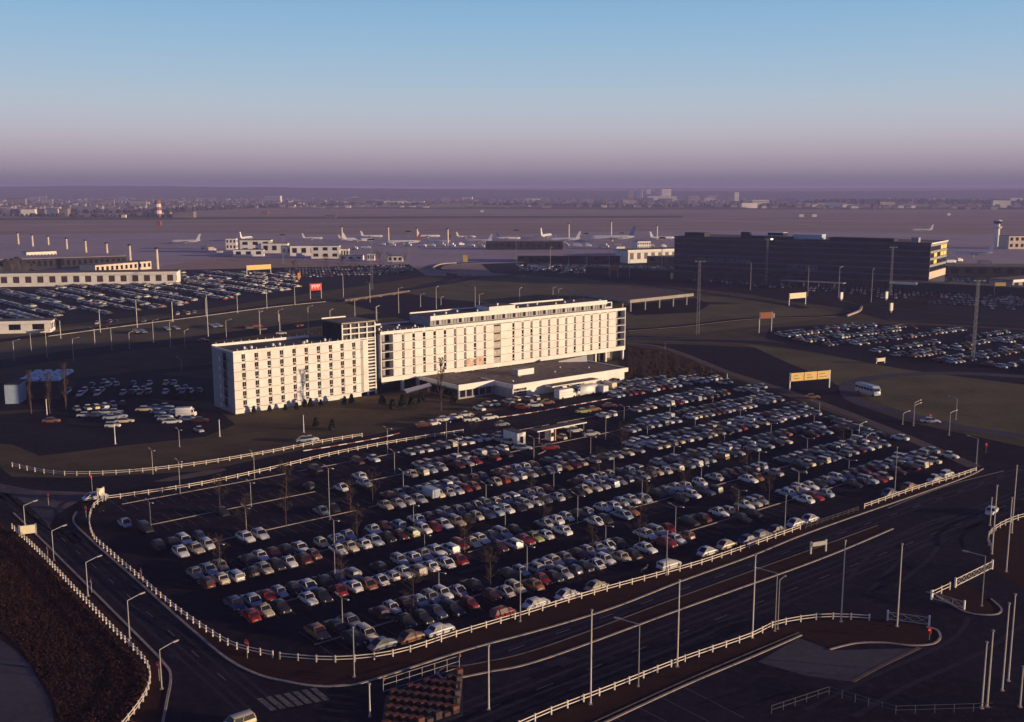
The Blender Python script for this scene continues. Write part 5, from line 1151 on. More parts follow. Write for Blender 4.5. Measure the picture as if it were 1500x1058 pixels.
# ================================================================ signs
def sign(u, vb, label, kind, h=2.2, face=None):
    face = -0.75 if face is None else face
    p = G(u, vb); e = empty('road_sign', p, face, label, 'road sign', 'small road signs')
    part('post', [M['steel']], e, lambda b: b.cyl((0, .04, 0), (0, .04, h), .04, .04, 6))
    if kind == 'noentry':
        part('disc', [M['redsign']], e, lambda b: b.cyl((0, 0, h - .1), (0, -.03, h - .1), .48, .48, 18)); part('bar', [M['white']], e, lambda b: b.box(-.36, -.045, h - .19, .36, -.032, h - .01))
    elif kind == 'tri':
        part('triangle', [M['redsign']], e, lambda b: (b.quad([(-.5, 0, h - .5), (.5, 0, h - .5), (0, 0, h + .4)]), b.quad([(.5, .03, h - .5), (-.5, .03, h - .5), (0, .03, h + .4)])))
        part('triangle_face', [M['white']], e, lambda b: b.quad([(-.36, -.006, h - .42), (.36, -.006, h - .42), (0, -.006, h + .22)]))
    elif kind == 'red':
        part('signal', [M['redsign']], e, lambda b: b.box(-.18, -.12, h - .6, .18, .02, h + .1)); part('signal_lamp', [mat('lit red lamp', (.8, .05, .03), .3, 0, emit=((1, .08, .04), 0.9))], e, lambda b: b.cyl((0, -.13, h - .15), (0, -.15, h - .15), .13, .13, 10))
    return e
sign(362, 965, 'red no entry sign with white bar at the lower corner of the big car park', 'noentry')
sign(233, 998, 'red no entry sign beside the lowest gooseneck lamp', 'noentry')
sign(71, 741, 'red no entry sign on the pale traffic island at left', 'noentry')
sign(126, 758, 'red no entry sign beside the curved fence corner', 'noentry', 1.9)
sign(135, 720, 'red traffic signal above the junction car at left', 'red', 3.2)
sign(1361, 938, 'small red signal on the tip of the slip road island', 'red', 1.6)
sign(129, 874, 'white triangle sign on the third gooseneck lamp', 'tri', 2.0) if False else None
sign(134, 869, 'white triangle warning sign beside the third gooseneck lamp', 'tri', 2.0)
sign(207, 851, 'small triangle warning sign behind the left side car park fence', 'tri', 1.8)
sign(70, 819, 'orange triangle sign seen from behind, beside the second gooseneck lamp', 'tri', 2.0)
sign(1362, 622, 'small red and white sign beside the loop road', 'red', 2.6); sign(1444, 664, 'small red light on the kerb right of the loop road', 'red', 2.2)
sign(974, 512, 'red round sign at the footpath start right of the hotel', 'noentry', 2.4)
sign(740, 909, 'x', 'noentry') if False else None
def board(name, u0, u1, vb, vt0, vt1, label, mt='board', text=None, legs=2, cat='sign board', depth=.15, tm_='ink', tsz=None, panels=1, face=None, lm='steel'):
    A_, B_ = G(u0, vb[0]), G(u1, vb[1]); d = B_ - A_; L_ = d.length
    z1 = h_at(u0, vb[0], vt0); z0 = h_at(u0, vb[0], vt1)
    e = empty(name, A_, math.atan2(d.y, d.x), label, cat)
    for i in range(legs):
        x = L_ * (i / (legs - 1)) if legs > 1 else L_ / 2
        part('post', [M[lm]], e, lambda b: b.box(x - .14, .0, 0, x + .14, .28, z1 + .1))
    for k in range(panels):
        w = L_ / panels
        part('panel', [M[mt]], e, lambda b: b.box(k * w + .12, -depth, z0, (k + 1) * w - .12, -.005, z1))
    if text:
        for (tx, x, z, sz) in text: text3d('lettering', tx, sz, e, (x * L_, -depth - .02, z0 + z * (z1 - z0)), (PI / 2, 0, 0), M[tm_], .01)
    return e, L_, z0, z1
board('direction_sign', 29, 53, (786, 783), 771, 783, 'cream direction board on two posts at the left road fence')
board('direction_sign', 144, 153, (735, 733), 716, 726, 'cream direction board on two posts at the curved fence corner', cat='sign board')
gy, gl_, g0, g1 = board('sign_gantry', 1157, 1215, (573, 568), 547, 559, 'gantry with three yellow cream direction panels over the cutting', 'yellow', cat='sign gantry', panels=3, lm='white')
part('crossbar', [M['steel']], gy, lambda b: b.box(0, .02, g1 - .4, gl_, .26, g1 - .1))
for k_, (w0, w1) in enumerate(((.08, .22), (.4, .56), (.72, .92))):
    for j in range(2): part('route_strip', [M['ink']], gy, lambda b: b.box(gl_ * w0, -.17, g0 + .7 + j * .8, gl_ * (w1 - .05 * j), -.155, g0 + .85 + j * .8))
g2, l2, a2, b2 = board('sign_gantry', 362, 397, (405, 403), 389, 396, 'gantry with one yellow panel over the far left road', 'yellow', cat='sign gantry', lm='white')
g3, l3, a3, b3 = board('billboard', 455, 471, (438, 437), 416, 426, 'orange red billboard with white lettering by the approach road', 'redsign', cat='billboard')
part('lettering', [M['white']], g3, lambda b: [b.box(l3 * (.12 + k * .13), -.18, a3 + (b3 - a3) * (.55 if k % 2 else .3), l3 * (.2 + k * .13), -.16, b3 - (b3 - a3) * .15) for k in range(6)])
board('sign_board', 678, 685, (392, 392), 374, 384, 'tall yellow square board by the slip road bend', 'yellow')
g4, l4, a4, b4 = board('billboard', 1112, 1130, (488, 487), 458, 467, 'dark red billboard on two legs before the right car park', 'rust', cat='billboard')
board('sign_board', 1132, 1135, (466, 466), 459, 466.5, 'narrow cream board beside the dark red billboard', 'board', legs=1)
board('sign_gantry', 1156, 1180, (448, 446), 430, 438, 'cream sign gantry on the airport road before the terminal', 'board', cat='sign gantry', lm='white')
board('sign_board', 1284, 1296, (533, 532), 525, 530, 'low pale board on the grass edge of the right car park', 'board')
board('sign_board', 1188, 1210, (812, 808), 795, 801, 'grey green board lying low on the avenue median', 'steel')
board('sign_board', 252, 261, (412, 412), 399, 404, 'white board among the far left car park lamps', 'white', legs=1)
board('sign_board', 776, 789, (400, 400), 388, 391, 'white T shaped sign by the airport road', 'white', legs=1)
board('sign_gantry', 1456, 1472, (434, 434), 414, 420, 'orange cream panel gantry at the right edge before the pier', 'yellow', cat='sign gantry')
board('billboard', 894, 905, (408, 408), 390, 397, 'small orange red sign among the forecourt cars', 'rust', cat='billboard')
for k, (u, v, c_) in enumerate([(984, 410, 'yellow'), (1232, 441, 'white'), (1298, 440, 'white'), (438, 410, 'orange'), (1305, 458, 'board')]):
    e = empty('lit_pillar_sign', G(u, v), 0.5, 'small %s pillar sign on the far road, %s from the left of five' % (c_, ['third', 'fourth', 'fifth', 'first', 'last'][k]), 'pillar sign', 'pillar signs on the far roads')
    part('panel', [M[c_]], e, lambda b: b.box(-.9, -.4, 1, .9, .4, 4.6)); part('foot', [M['concrete']], e, lambda b: b.box(-.4, -.3, 0, .4, .3, .99))
# ================================================================ stack of crates and scaffold rail at the bottom edge
o_ = G(574, 1024)
sk_ = empty('crate_stack', o_, R(36), 'staggered stack of red brown crates behind a rail at the bottom edge', 'crate stack')
CM = {}
for c_ in ('crate', 'crate2'):
    b = MB(); b.box(0, 0, 0, .8, .62, .42); b.box(.05, -.03, .08, .75, -.002, .17); b.box(.05, -.03, .25, .75, -.002, .34); CM[c_] = b.mesh('crate', [M[c_]])
dxr, dyr = -.588 * .9, -.809 * .9
part('ground_sheet', [M['dark']], sk_, lambda b: b.hexa([(-.3 + dxr * 11, dyr * 11, .004 + .012), (10.4 + dxr * 11, dyr * 11, .016), (10.4, 1.0, .016), (-.3, 1.0, .016), (-.3 + dxr * 11, dyr * 11, .05), (10.4 + dxr * 11, dyr * 11, .05), (10.4, 1.0, .05), (-.3, 1.0, .05)]))
for r in range(11):
    for c_ in range(9):
        if random.random() < .05: continue
        up = (r + c_) % 2 == 0
        inst('crate', CM['crate' if random.random() < (.75 if up else .2) else 'crate2'], sk_, (c_ * 1.13 + dxr * r, dyr * r, .055 + (.43 if up else 0)))
        if up: inst('crate', CM['crate2'], sk_, (c_ * 1.13 + dxr * r, dyr * r, .052))
sr = empty('scaffold_rail', o_, R(36), 'grey scaffold railing behind the crate stack', 'railing')
for z in (.1, .9, 1.6): part('rail', [M['steel']], sr, lambda b: b.bar((0, 2.0, z), (10.6, 2.0, z), .05, .05))
for i in range(7): part('post', [M['steel']], sr, lambda b: b.bar((i * 1.765, 2.0, 0), (i * 1.765, 2.0, 1.65), .05, .05))
for k, x in enumerate((0.0, 10.6)): part('red_marker', [M['rust']], sr, lambda b: b.box(x - .1, 1.8, 1.5, x + .1, 1.95, 1.95))
# low dark railing seen at the very bottom of the lower right yard
M['bluegreydark'] = mat('blue grey railing', (0.06, 0.065, 0.09), 0.6, 0)
lr = empty('yard_railing', G(1130, 1046), R(30), 'dark blue railing round the ramp at the bottom edge of the yard', 'railing')
for (x0, y0, x1, y1) in ((0, 0, 9, 0), (9, 0, 12, -7), (12, -7, 22, -12)):
    for z in (.5, 1.0): part('rail', [M['bluegreydark']], lr, lambda b: b.bar((x0, y0, z), (x1, y1, z), .05, .05))
    for k in range(5): part('post', [M['bluegreydark']], lr, lambda b: b.bar((x0 + (x1 - x0) * k / 5, y0 + (y1 - y0) * k / 5, 0), (x0 + (x1 - x0) * k / 5, y0 + (y1 - y0) * k / 5, 1.05), .06, .06))
# ================================================================ trees
def bare_tree_meshes(seed, h, spread, poplar=False, twigs=260):
    rnd = random.Random(seed)
    tr, cr = MB(), MB()
    tr.cyl((0, 0, 0), (0, 0, h * .35), h * .012, h * .009, 6); tr.cyl((0, 0, h * .35), (rnd.uniform(-.1, .1), 0, h * .9), h * .009, h * .003, 5)
    tips = []
    for i in range(16 if not poplar else 26):
        z = h * rnd.uniform(.22 if not poplar else .08, .85); a = rnd.uniform(0, 2 * PI)
        rr = spread * rnd.uniform(.55, 1) * (1 - .45 * (z / h)) ; up = h * rnd.uniform(.10, .24) if not poplar else h * rnd.uniform(.16, .28)
        q = Vector((rr * math.cos(a), rr * math.sin(a), min(h, z + up)))
        p = Vector((0, 0, z)); cr.cyl(p, q, h * .0045, h * .0015, 3, cap=False); tips.append((p, q))
        for _ in range(3):
            s = p.lerp(q, rnd.uniform(.3, .9)); t = s + Vector((rnd.uniform(-1, 1), rnd.uniform(-1, 1), rnd.uniform(.1, 1.2))) * spread * .35
            cr.cyl(s, t, h * .0035, h * .001, 3, cap=False); tips.append((s, t))
    for _ in range(twigs):
        p, q = rnd.choice(tips); s = p.lerp(q, rnd.uniform(.25, 1)); d = Vector((rnd.uniform(-1, 1), rnd.uniform(-1, 1), rnd.uniform(-.2, 1))) * spread * rnd.uniform(.1, .28)
        w = Vector((rnd.uniform(-1, 1), rnd.uniform(-1, 1), rnd.uniform(-1, 1))).normalized() * h * .0022
        cr.quad([s - w, s + w, s + d])
    return tr.mesh('trunk', [M['bark']]), cr.mesh('crown', [M['twig']])
TREE = [bare_tree_meshes(3, 7, 2.6, twigs=1300), bare_tree_meshes(5, 7, 2.9, twigs=1400), bare_tree_meshes(8, 7, 2.3, twigs=1200)]
POPL = [bare_tree_meshes(13, 13, 1.6, True, 3200), bare_tree_meshes(14, 13, 1.5, True, 3200)]
BUSHY = [bare_tree_meshes(23, 8, 3.4, False, 1100), bare_tree_meshes(24, 8, 3.8, False, 1100)]
def plant(lib, u, v, s, label, group, name='bare_tree', p=None):
    tr, cr = random.choice(lib)
    e = empty(name, p or G(u, v), random.uniform(0, 6), label, 'tree', group)
    for n, me in (('trunk', tr), ('crown', cr)):
        o = inst(n, me, e); o.scale = (s, s, s)
    return e
LT = [(317, 745), (423, 772), (423, 730), (537, 760), (558, 812), (317, 838), (390, 800), (473, 842), (574, 882), (711, 862), (659, 800), (537, 738), (800, 780), (831, 806), (938, 800), (947, 738), (1036, 744), (978, 716), (1122, 706), (1120, 740), (756, 724), (720, 652), (850, 700), (1034, 662), (905, 660), (1064, 640), (1210, 655), (942, 668)]
for k, (u, v) in enumerate(LT):
    p = G(u, v); bb = -p.x * sa + p.y * ca; aa = p.x * ca + p.y * sa
    kk_ = max(0, min(5, round((bb - 114.1) / 15.4))); LT[k] = (kk_, aa)
seenr = {}
for kk_, aa in sorted(LT):
    j = seenr.get(kk_, 0); seenr[kk_] = j + 1
    plant(TREE, 0, 0, random.uniform(.8, 1.05), 'small bare tree, %s from the left on the %s parking kerb from the near fence' % (ORD[j], ORD[kk_]), 'bare trees in the big car park', p=U(aa, CTR[kk_] + .2))
plant(POPL, 646, 602, 1.12, 'slender brown poplar standing on the lawn before the restaurant annexe', None, 'poplar_tree')
plant(POPL, 97, 602, 1.0, 'bare brown poplar in front of the shaded cars at left, rightmost of three', 'poplars at the left edge', 'poplar_tree')
plant(POPL, 46, 606, .9, 'bare poplar nearest the left edge', 'poplars at the left edge', 'poplar_tree')
plant(POPL, 73, 606, .85, 'bare poplar between two others at the left edge', 'poplars at the left edge', 'poplar_tree')
for k, (u, v, s) in enumerate([(478, 400, 1.5), (500, 402, 1.7), (518, 401, 1.4), (556, 398, 1.8), (572, 396, 1.5), (432, 402, 1.2), (590, 395, 1.3)]):
    plant(BUSHY, u, v, s, 'brown bare tree before the bridge, %s from the left among the far parked cars' % ORD[[1, 2, 3, 4, 5, 0, 6][k]], 'brown trees among the far parked cars')
for k, (u, v, s) in enumerate([(930, 548, .8), (945, 552, .9), (962, 540, .8), (975, 550, .75), (992, 546, .8), (1010, 552, .7), (1030, 550, .6), (952, 525, .6), (975, 527, .55)]):
    plant(BUSHY, u, v, s * .8, 'reddish bare thicket tree right of the restaurant, number %s from the left in the upper or lower row' % ORD[k] if False else 'reddish bare thicket tree right of the restaurant, %s planted of nine' % ORD[k], 'thicket right of the restaurant')
def shrub_mesh(seed, n=420):
    rnd = random.Random(seed); b = MB()
    for _ in range(n):
        a = rnd.uniform(0, 2 * PI); z = rnd.random() ** .7; r = (1 - z * .75) * rnd.uniform(.45, 1.05) * .9
        c = Vector((r * math.cos(a), r * math.sin(a), z * 2.2 + .1)); d = Vector((rnd.uniform(-1, 1), rnd.uniform(-1, 1), rnd.uniform(-1, 1))).normalized() * .2
        e_ = d.cross(Vector((rnd.uniform(-1, 1), rnd.uniform(-1, 1), rnd.uniform(-1, 1)))).normalized() * .14
        b.quad([c - d - e_, c + d - e_, c + d + e_, c - d + e_])
    return b.mesh('foliage', [M['evergreen']])
SHR = [shrub_mesh(1), shrub_mesh(2), shrub_mesh(3)]; sb = MB(); sb.cyl((0, 0, 0), (0, 0, 1.4), .06, .03, 5); STM = sb.mesh('stem', [M['bark']])
SHL = [(372, 605, .8), (395, 603, .7), (418, 601, .7), (447, 597, .9), (455, 596, 1.0), (487, 630, 1.1), (463, 625, 1.0), (505, 592, .9), (515, 590, 1.0), (575, 600, 1.2), (590, 597, 1.5), (604, 594, 1.3), (560, 592, 1.2), (435, 600, .8), (617, 590, 1.2), (470, 594, .7), (255, 583, 1.3), (275, 584, 1.2), (148, 750, .8), (665, 590, 1.2), (1040, 556, .9), (935, 580 - 22, .8)]
SHL.sort()
for k, (u, v, s) in enumerate(SHL):
    z_ = 'behind the left hotel car park' if u < 300 and v < 600 else ('at the inner corner of the curved fence' if u < 200 else ('beside the upper edge of the big car park' if u > 900 else 'on the lawn before the hotel'))
    grp = [t for t in SHL if ((t[0] < 300) == (u < 300)) and ((t[0] > 900) == (u > 900))].index((u, v, s))
    e = empty('evergreen_shrub', G(u, v), random.uniform(0, 6), 'dark evergreen shrub %s, %s from the left' % (z_, ORD[min(19, grp)]), 'shrub', 'dark shrubs round the hotel')
    for n, me in (('stem', STM), ('foliage', random.choice(SHR))):
        o = inst(n, me, e); o.scale = (s, s, s)
def tufts(name, label, px, n, h, m, seed):
    rnd = random.Random(seed); P = gp(px); b = MB()
    x0, x1 = min(p.x for p in P), max(p.x for p in P); y0, y1 = min(p.y for p in P), max(p.y for p in P); c = 0
    while c < n:
        p = Vector((rnd.uniform(x0, x1), rnd.uniform(y0, y1), 0))
        if not inside(p, P): continue
        c += 1
        for _ in range(3):
            a = rnd.uniform(0, PI); d = Vector((math.cos(a), math.sin(a), 0)) * rnd.uniform(.06, .2); q = p + Vector((rnd.uniform(-.15, .15), rnd.uniform(-.15, .15), rnd.uniform(.4, 1) * h))
            b.quad([p - d, p + d, q])
    tag(b.build(name, m), label, 'undergrowth', None, 'stuff')
tufts('undergrowth', 'dry red brown undergrowth covering the bank in the lower left corner', [(-60, 720), (20, 785), (60, 822), (110, 872), (165, 930), (212, 980), (215, 1000), (200, 1040), (190, 1080), (95, 1080), (75, 1020), (40, 965), (20, 940), (-60, 880)], 16000, .26, M['scrub'], 5)
tufts('undergrowth', 'low dry brush on the bank right of the restaurant', [(920, 512), (990, 520), (1060, 548), (1040, 552), (920, 556)], 2600, 1.2, M['twig'], 6)
# ================================================================ aircraft
def plane(u, v, L_, yaw, label, tailm='airwhite', m='airwhite', engines=4, z=3.2):
    L_ *= .78; z *= .85
    e = empty('airliner', G(u, v), yaw, label, 'aircraft')
    r = L_ * .045
    b = MB(); RR = []
    for t, k, dz in ((0, .12, .5), (.04, .35, .35), (.16, .85, .1), (.3, 1, 0), (.84, 1, 0), (.92, .85, 0), (.97, .55, -.15), (1, .12, -.3)):
        RR.append([((t - .5) * L_, r * k * math.cos(a), z + r * dz + r * k * math.sin(a)) for a in [2 * PI * q / 10 for q in range(10)]])
    b.rings(RR); b.build('fuselage', M[m], e, sm=True)
    for s in (-1, 1):
        b = MB(); b.hexa([(L_ * .10, s * r * .8, z - r * .5), (-L_ * .10, s * r * .8, z - r * .5), (-L_ * .22, s * L_ * .46, z + .6), (-L_ * .15, s * L_ * .46, z + .6), (L_ * .10, s * r * .8, z - r * .2), (-L_ * .10, s * r * .8, z - r * .2), (-L_ * .22, s * L_ * .46, z + .75), (-L_ * .15, s * L_ * .46, z + .75)]); b.build('wing', M['airmetal'], e)
        b = MB(); b.hexa([(-L_ * .40, s * .3, z + .6), (-L_ * .46, s * .3, z + .6), (-L_ * .50, s * L_ * .16, z + 1), (-L_ * .46, s * L_ * .16, z + 1), (-L_ * .40, s * .3, z + .8), (-L_ * .46, s * .3, z + .8), (-L_ * .50, s * L_ * .16, z + 1.1), (-L_ * .46, s * L_ * .16, z + 1.1)]); b.build('tailplane', M[m], e)
        for k_ in ((.16, .30) if engines == 4 else (.2,)):
            b = MB(); x = L_ * (.06 - k_ * .55); b.cyl((x, s * L_ * k_, z - .8), (x + L_ * .07, s * L_ * k_, z - .8), r * .4, r * .45, 8); b.build('engine', M['airmetal'], e)
        b = MB(); b.cyl((-L_ * .03, s * r * 1.4, 0), (-L_ * .03, s * r * 1.4, z - r * .5), .35, .3, 6); b.build('landing_gear', M['steel'], e)
    b = MB(); b.hexa([(-L_ * .36, -.2, z + r * .8), (-L_ * .48, -.2, z + r * .8), (-L_ * .48, .2, z + r * .8), (-L_ * .36, .2, z + r * .8), (-L_ * .47, -.12, z + r + L_ * .19), (-L_ * .53, -.12, z + r + L_ * .19), (-L_ * .53, .12, z + r + L_ * .19), (-L_ * .47, .12, z + r + L_ * .19)]); b.build('tail_fin', M[tailm], e)
    b = MB(); b.box(-L_ * .35, -r - .01 - .0, z + r * .15, L_ * .4, -r * .985, z + r * .35); b.box(-L_ * .35, r * .985, z + r * .15, L_ * .4, r + .01, z + r * .35); b.build('window_line', M['airblue'], e)
    b = MB(); b.cyl((L_ * .38, 0, 0), (L_ * .38, 0, z - r * .7), .25, .25, 6); b.build('landing_gear', M['steel'], e)
    return e
plane(271, 357, 42, PI + .05, 'white airliner side on at far left, nose to the left')
plane(361, 353, 38, 1.35, 'white airliner seen from behind above the cream apron offices', z=4.5)
plane(525, 355, 44, .2, 'grey airliner in shade between two pale light pillars')
plane(590, 358, 48, PI + .12, 'long red and white airliner on the middle apron', 'rust')
plane(628, 349, 36, .25 , 'white airliner with upright tail left of the wide gap', )
plane(640, 357, 38, PI - .2, 'white airliner behind the second rust striped one', 'rust')
plane(683, 350, 30, .2, 'small white airliner with pale tail behind the pier')
plane(800, 350, 52, -.5 + PI * .55, 'big white airliner nose away, raised tail by the pier', z=5)
plane(826, 356, 46, PI, 'white airliner with blue striped tail fin right of the big one', 'airwhite', z=5)
plane(895, 354, 68, PI, 'wide airliner with dark blue tail left of the terminal', 'airblue', z=5.5)
plane(1424, 377, 42, PI * .9, 'silver white airliner behind the right end of the terminal', z=4.5)
plane(508, 352, 24, .1, 'small silver aircraft beside the first light pillar', z=2.4)
plane(545, 349, 34, .15, 'white airliner just left of the second light pillar', z=3)
plane(700, 356, 40, PI - .1, 'white airliner low behind the yellow board', z=3)
plane(745, 352, 36, .1, 'white airliner between the pier blocks, nose to the right', 'airblue', z=3)
plane(970, 352, 38, .2, 'white airliner half hidden by the left end of the terminal', z=3.5)
plane(458, 352, 30, .1, 'white aircraft right of the cream apron offices', z=3)
plane(1350, 340, 40, PI, 'distant white airliner above the terminal roof right end', z=3.5)
for k, (u, v) in enumerate([(560, 360), (575, 361), (598, 361), (618, 362), (632, 362), (645, 361), (662, 362), (676, 360), (690, 362), (705, 363), (722, 361), (738, 362), (764, 360), (775, 361), (790, 361), (812, 362), (828, 361), (846, 362), (862, 362), (884, 363), (905, 362), (955, 362), (972, 363), (310, 368), (322, 372), (440, 378), (474, 378), (520, 366), (536, 365), (300, 365), (1405, 384), (1442, 386), (1392, 386)]):
    e = empty('apron_truck', G(u, v), random.uniform(-.4, .4), 'white service truck on the apron, %s of the small ones counted along the aircraft' % ordn(k), 'truck', 'service trucks on the apron')
    w = random.uniform(5, 11); h = random.uniform(2.6, 4.6)
    part('cargo_body', [M[random.choice(('airwhite', 'town2', 'sand', 'bluelight'))]], e, lambda b: b.box(-w / 2, -1.3, .8, w / 2 - 2, 1.3, h)); part('cab', [M['airwhite']], e, lambda b: b.box(w / 2 - 1.9, -1.2, .7, w / 2, 1.2, 2.5))
    part('wheel', [M['tyre']], e, lambda b: [b.cyl((x, -1.25, .45), (x, 1.25, .45), .45, .45, 8) for x in (-w / 3, w / 2 - 1)])
# ================================================================ far airfield, town and hills
random.seed(77)
for k, (u, v, w, h, l, mm) in enumerate([(232, 331, 7, 7, 'small red and white runway hut in the open field at left', 'rust'), (388, 314, 16, 7, 'small pink hut far out on the airfield', 'rust'), (484, 320, 22, 7, 'low brown hut beside the runway', 'town'), (706, 311, 8, 5, 'tiny white hut in the middle of the airfield', 'white'), (1174, 318, 10, 6, 'small cream hut right of centre on the airfield, left one of two', 'town2'), (1193, 318, 10, 6, 'small cream hut right of centre on the airfield, right one of two', 'town2'), (1390, 316, 7, 6, 'tiny white hut on the airfield above the terminal end', 'white'), (181, 319, 9, 6, 'tiny white hut left of the red water tower', 'white')]):
    e = empty('airfield_hut', G(u, v), 0, l, 'hut')
    part('wall', [M[mm]], e, lambda b: b.box(-w / 2, 0, 0, w / 2, 6, h)); part('roof', [M['roof2']], e, lambda b: b.box(-w / 2 - .4, -.4, h, w / 2 + .4, 6.4, h + .5))
wt = empty('water_tower', G(232, 318), 0, 'red and white banded radar tower among buildings at far left', 'tower')
hw_ = h_at(232, 318, 294)
for k in range(5): part('band', [M['rust'] if k % 2 == 0 else M['town2']], wt, lambda b: b.cyl((0, 0, hw_ * k / 5), (0, 0, hw_ * (k + 1) / 5), 8.0 - k * .4, 7.6 - k * .4, 10))
FB = [(208, 318, 25, 10), (221, 318, 40, 9), (268, 319, 45, 12), (243, 317, 20, 9), (41, 316, 30, 14), (60, 315, 20, 12), (77, 317, 28, 16), (90, 317, 28, 16), (399, 297, 75, 30), (684, 293, 60, 16), (862, 296, 60, 14), (880, 298, 50, 12), (922, 300, 55, 18), (948, 296, 60, 18), (1098, 305, 55, 16), (1114, 302, 60, 22), (1068, 296, 22, 45), (1079, 296, 22, 45), (1156, 303, 60, 12), (1191, 303, 60, 12), (1223, 302, 80, 12), (1243, 304, 40, 10), (1300, 304, 55, 18), (1325, 305, 70, 8), (1160, 297, 60, 14), (1016, 297, 50, 30), (1040, 296, 50, 20),
      (924, 292, 30, 60), (937, 292, 30, 60), (950, 291, 30, 60), (964, 291, 30, 62), (976, 292, 60, 60), (970, 295, 150, 26), (1278, 288, 80, 40), (1300, 288, 70, 36), (1345, 288, 200, 36), (1360, 288, 40, 50), (540, 299, 130, 12), (575, 299, 130, 12), (600, 299, 120, 11), (1012, 291, 70, 22), (200, 316, 30, 8)]
FB.sort()
for k, (u, v, w, h) in enumerate(FB):
    p = G(u, v); d = p.length; dm = G(u, 300).length
    e = empty('distant_building', p, random.uniform(-.25, .25), '%s building on the horizon, %s from the left of the far skyline blocks' % ('pale tower' if h > w else 'pale long low' if w > 4 * h else 'pale', ordn(k)), 'building', 'far skyline buildings')
    s = 1.0
    mm = 'town2' if random.random() < .6 else 'town'
    part('wall', [M[mm]], e, lambda b: b.box(-w / 2, 0, 0, w / 2, 14 + w * .12, h))
    part('roof', [M['roof2']], e, lambda b: b.box(-w / 2 - .5, -.5, h, w / 2 + .5, 14.5 + w * .12, h + 1))
    if h >= 20: part('window_bands', [M['dark']], e, lambda b: [b.box(-w / 2 + 1, -.2, z, w / 2 - 1, -.05, z + 1.4) for z in range(4, int(h) - 2, 6)])
tw_ = MB(); rnd = random.Random(9)
for _ in range(1500):
    d = 3400 + 5000 * rnd.random() ** 1.3; az = rnd.uniform(-.56, .56); x, y = d * math.sin(az), d * math.cos(az)
    if rnd.random() < .35 and abs(az) < .2: continue
    w, dp, h = rnd.uniform(8, 22), rnd.uniform(8, 16), rnd.uniform(3.5, 9)
    if rnd.random() < .03: w, h = rnd.uniform(30, 70), rnd.uniform(12, 24)
    m_ = rnd.choice((0, 0, 0, 0, 2, 2, 1)); tw_.box(x, y, 0, x + w, y + dp, h, m_)
    tw_.hexa([(x - .5, y - .5, h), (x + w + .5, y - .5, h), (x + w + .5, y + dp + .5, h), (x - .5, y + dp + .5, h), (x, y + dp * .5 - .1, h + dp * .3), (x + w, y + dp * .5 - .1, h + dp * .3), (x + w, y + dp * .5 + .1, h + dp * .3), (x, y + dp * .5 + .1, h + dp * .3)], 3)
tag(tw_.build('distant_town', [M['town'], M['town2'], M['concrete'], M['roof2']]), 'hazy mass of small suburban houses spread below the horizon', 'town', None, 'stuff')
def treeline(name, label, P, h, dep, dens, seed):
    rnd = random.Random(seed); b = MB(); P = resample(P, dens)
    for p in P:
        for _ in range(3):
            c = p + Vector((rnd.uniform(-dens, dens), rnd.uniform(-dep, dep), 0)); s = h * rnd.uniform(.45, 1)
            n = 7; ph = rnd.uniform(0, 6); RR = []
            for z, r in ((0, .35), (.3, .5), (.65, .42), (.95, .12)):
                RR.append([(c.x + s * r * math.cos(ph + 2 * PI * q / n) * rnd.uniform(.7, 1.3), c.y + s * r * math.sin(ph + 2 * PI * q / n), z * s) for q in range(n)])
            b.rings(RR)
    tag(b.build(name, M['wood']), label, 'wood', None, 'stuff')
treeline('distant_wood', 'dark far wood along the right part of the airfield edge', gp([(1190, 300), (1300, 298), (1400, 299), (1700, 301)]), 24, 60, 14, 1)
treeline('distant_wood', 'thin dark tree belt behind the airfield on the left and middle', gp([(-150, 314), (200, 312), (420, 303), (520, 301), (700, 300), (900, 303), (1190, 303)]), 13, 40, 17, 2)
treeline('distant_wood', 'scattered trees among the buildings by the red banded tower', gp([(20, 317), (120, 318), (280, 318)]), 9, 30, 14, 3)
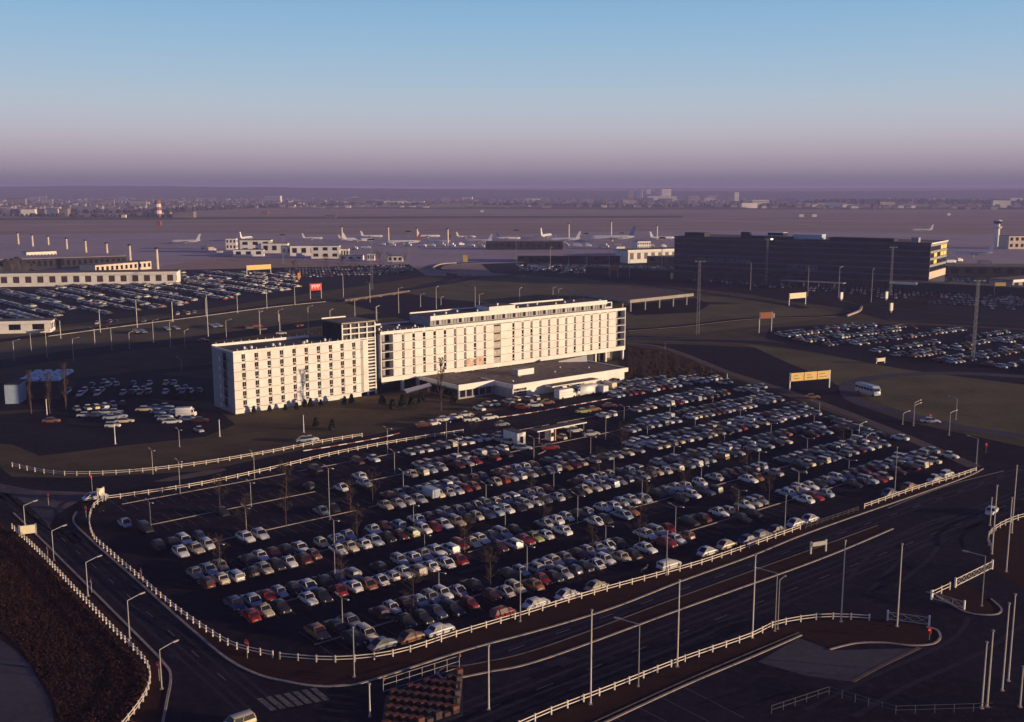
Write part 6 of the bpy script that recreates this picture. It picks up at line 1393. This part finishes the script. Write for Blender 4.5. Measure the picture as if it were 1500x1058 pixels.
treeline('distant_wood', 'dark clump of trees at the left edge beside the freight hall', gp([(-20, 402), (18, 400), (38, 398)]), 12, 12, 5, 4)
def ridge(y, hs, x0, x1, dep):
    b = MB(); n = len(hs); rnd = random.Random(int(y)); K = 14; X = []; H_ = []
    for i in range(n - 1):
        for k in range(K):
            t = k / K; t2 = t * t * (3 - 2 * t); X.append(x0 + (x1 - x0) * (i + t) / (n - 1)); H_.append(hs[i] * (1 - t2) + hs[i + 1] * t2 + rnd.uniform(-1.5, 1.5))
    for i in range(len(X) - 1):
        b.quad([(X[i], y, -1), (X[i + 1], y, -1), (X[i + 1], y + dep, H_[i + 1]), (X[i], y + dep, H_[i])]); b.quad([(X[i], y + dep, H_[i]), (X[i + 1], y + dep, H_[i + 1]), (X[i + 1], y + dep * 2, -1), (X[i], y + dep * 2, -1)])
    tag(b.build('hill_ridge', M['hill']), kind='structure')
ridge(6400, [50, 60, 66, 80, 84, 76, 66, 56, 48, 46, 50, 58, 64, 62, 58], -6500, 6500, 900)
ridge(9600, [60, 64, 60, 66, 62, 58, 64, 72, 76, 70, 76, 78, 74, 70, 64], -9000, 9000, 900)
for k_, (yy, nn) in enumerate(((4100, 150), (4700, 170), (5400, 200), (6200, 220))):
    treeline('distant_wood', ['nearest', 'second', 'third', 'farthest'][k_] + ' band of dim trees between the suburban houses', [Vector((x, yy + 250 * math.sin(x / 900.0 + k_), 0)) for x in range(-3400, 3400, 400)], 13, 160, 34, 20 + k_)
# ================================================================ haze
hz = MB(); hz.box(-11900, -300, -1, 11900, 12500, 90)
ho = hz.build('haze', [])
hm = bpy.data.materials.new('haze'); hm.use_nodes = True
hn = hm.node_tree; hn.nodes.clear()
hout = hn.nodes.new('ShaderNodeOutputMaterial'); hv = hn.nodes.new('ShaderNodeVolumePrincipled')
hv.inputs['Color'].default_value = (0.44, 0.43, 0.82, 1)
hv.inputs['Density'].default_value = 1.5e-4
hv.inputs['Anisotropy'].default_value = 0.0
hn.links.new(hv.outputs[0], hout.inputs['Volume'])
ho.data.materials.append(hm)
tag(ho, kind='stuff')
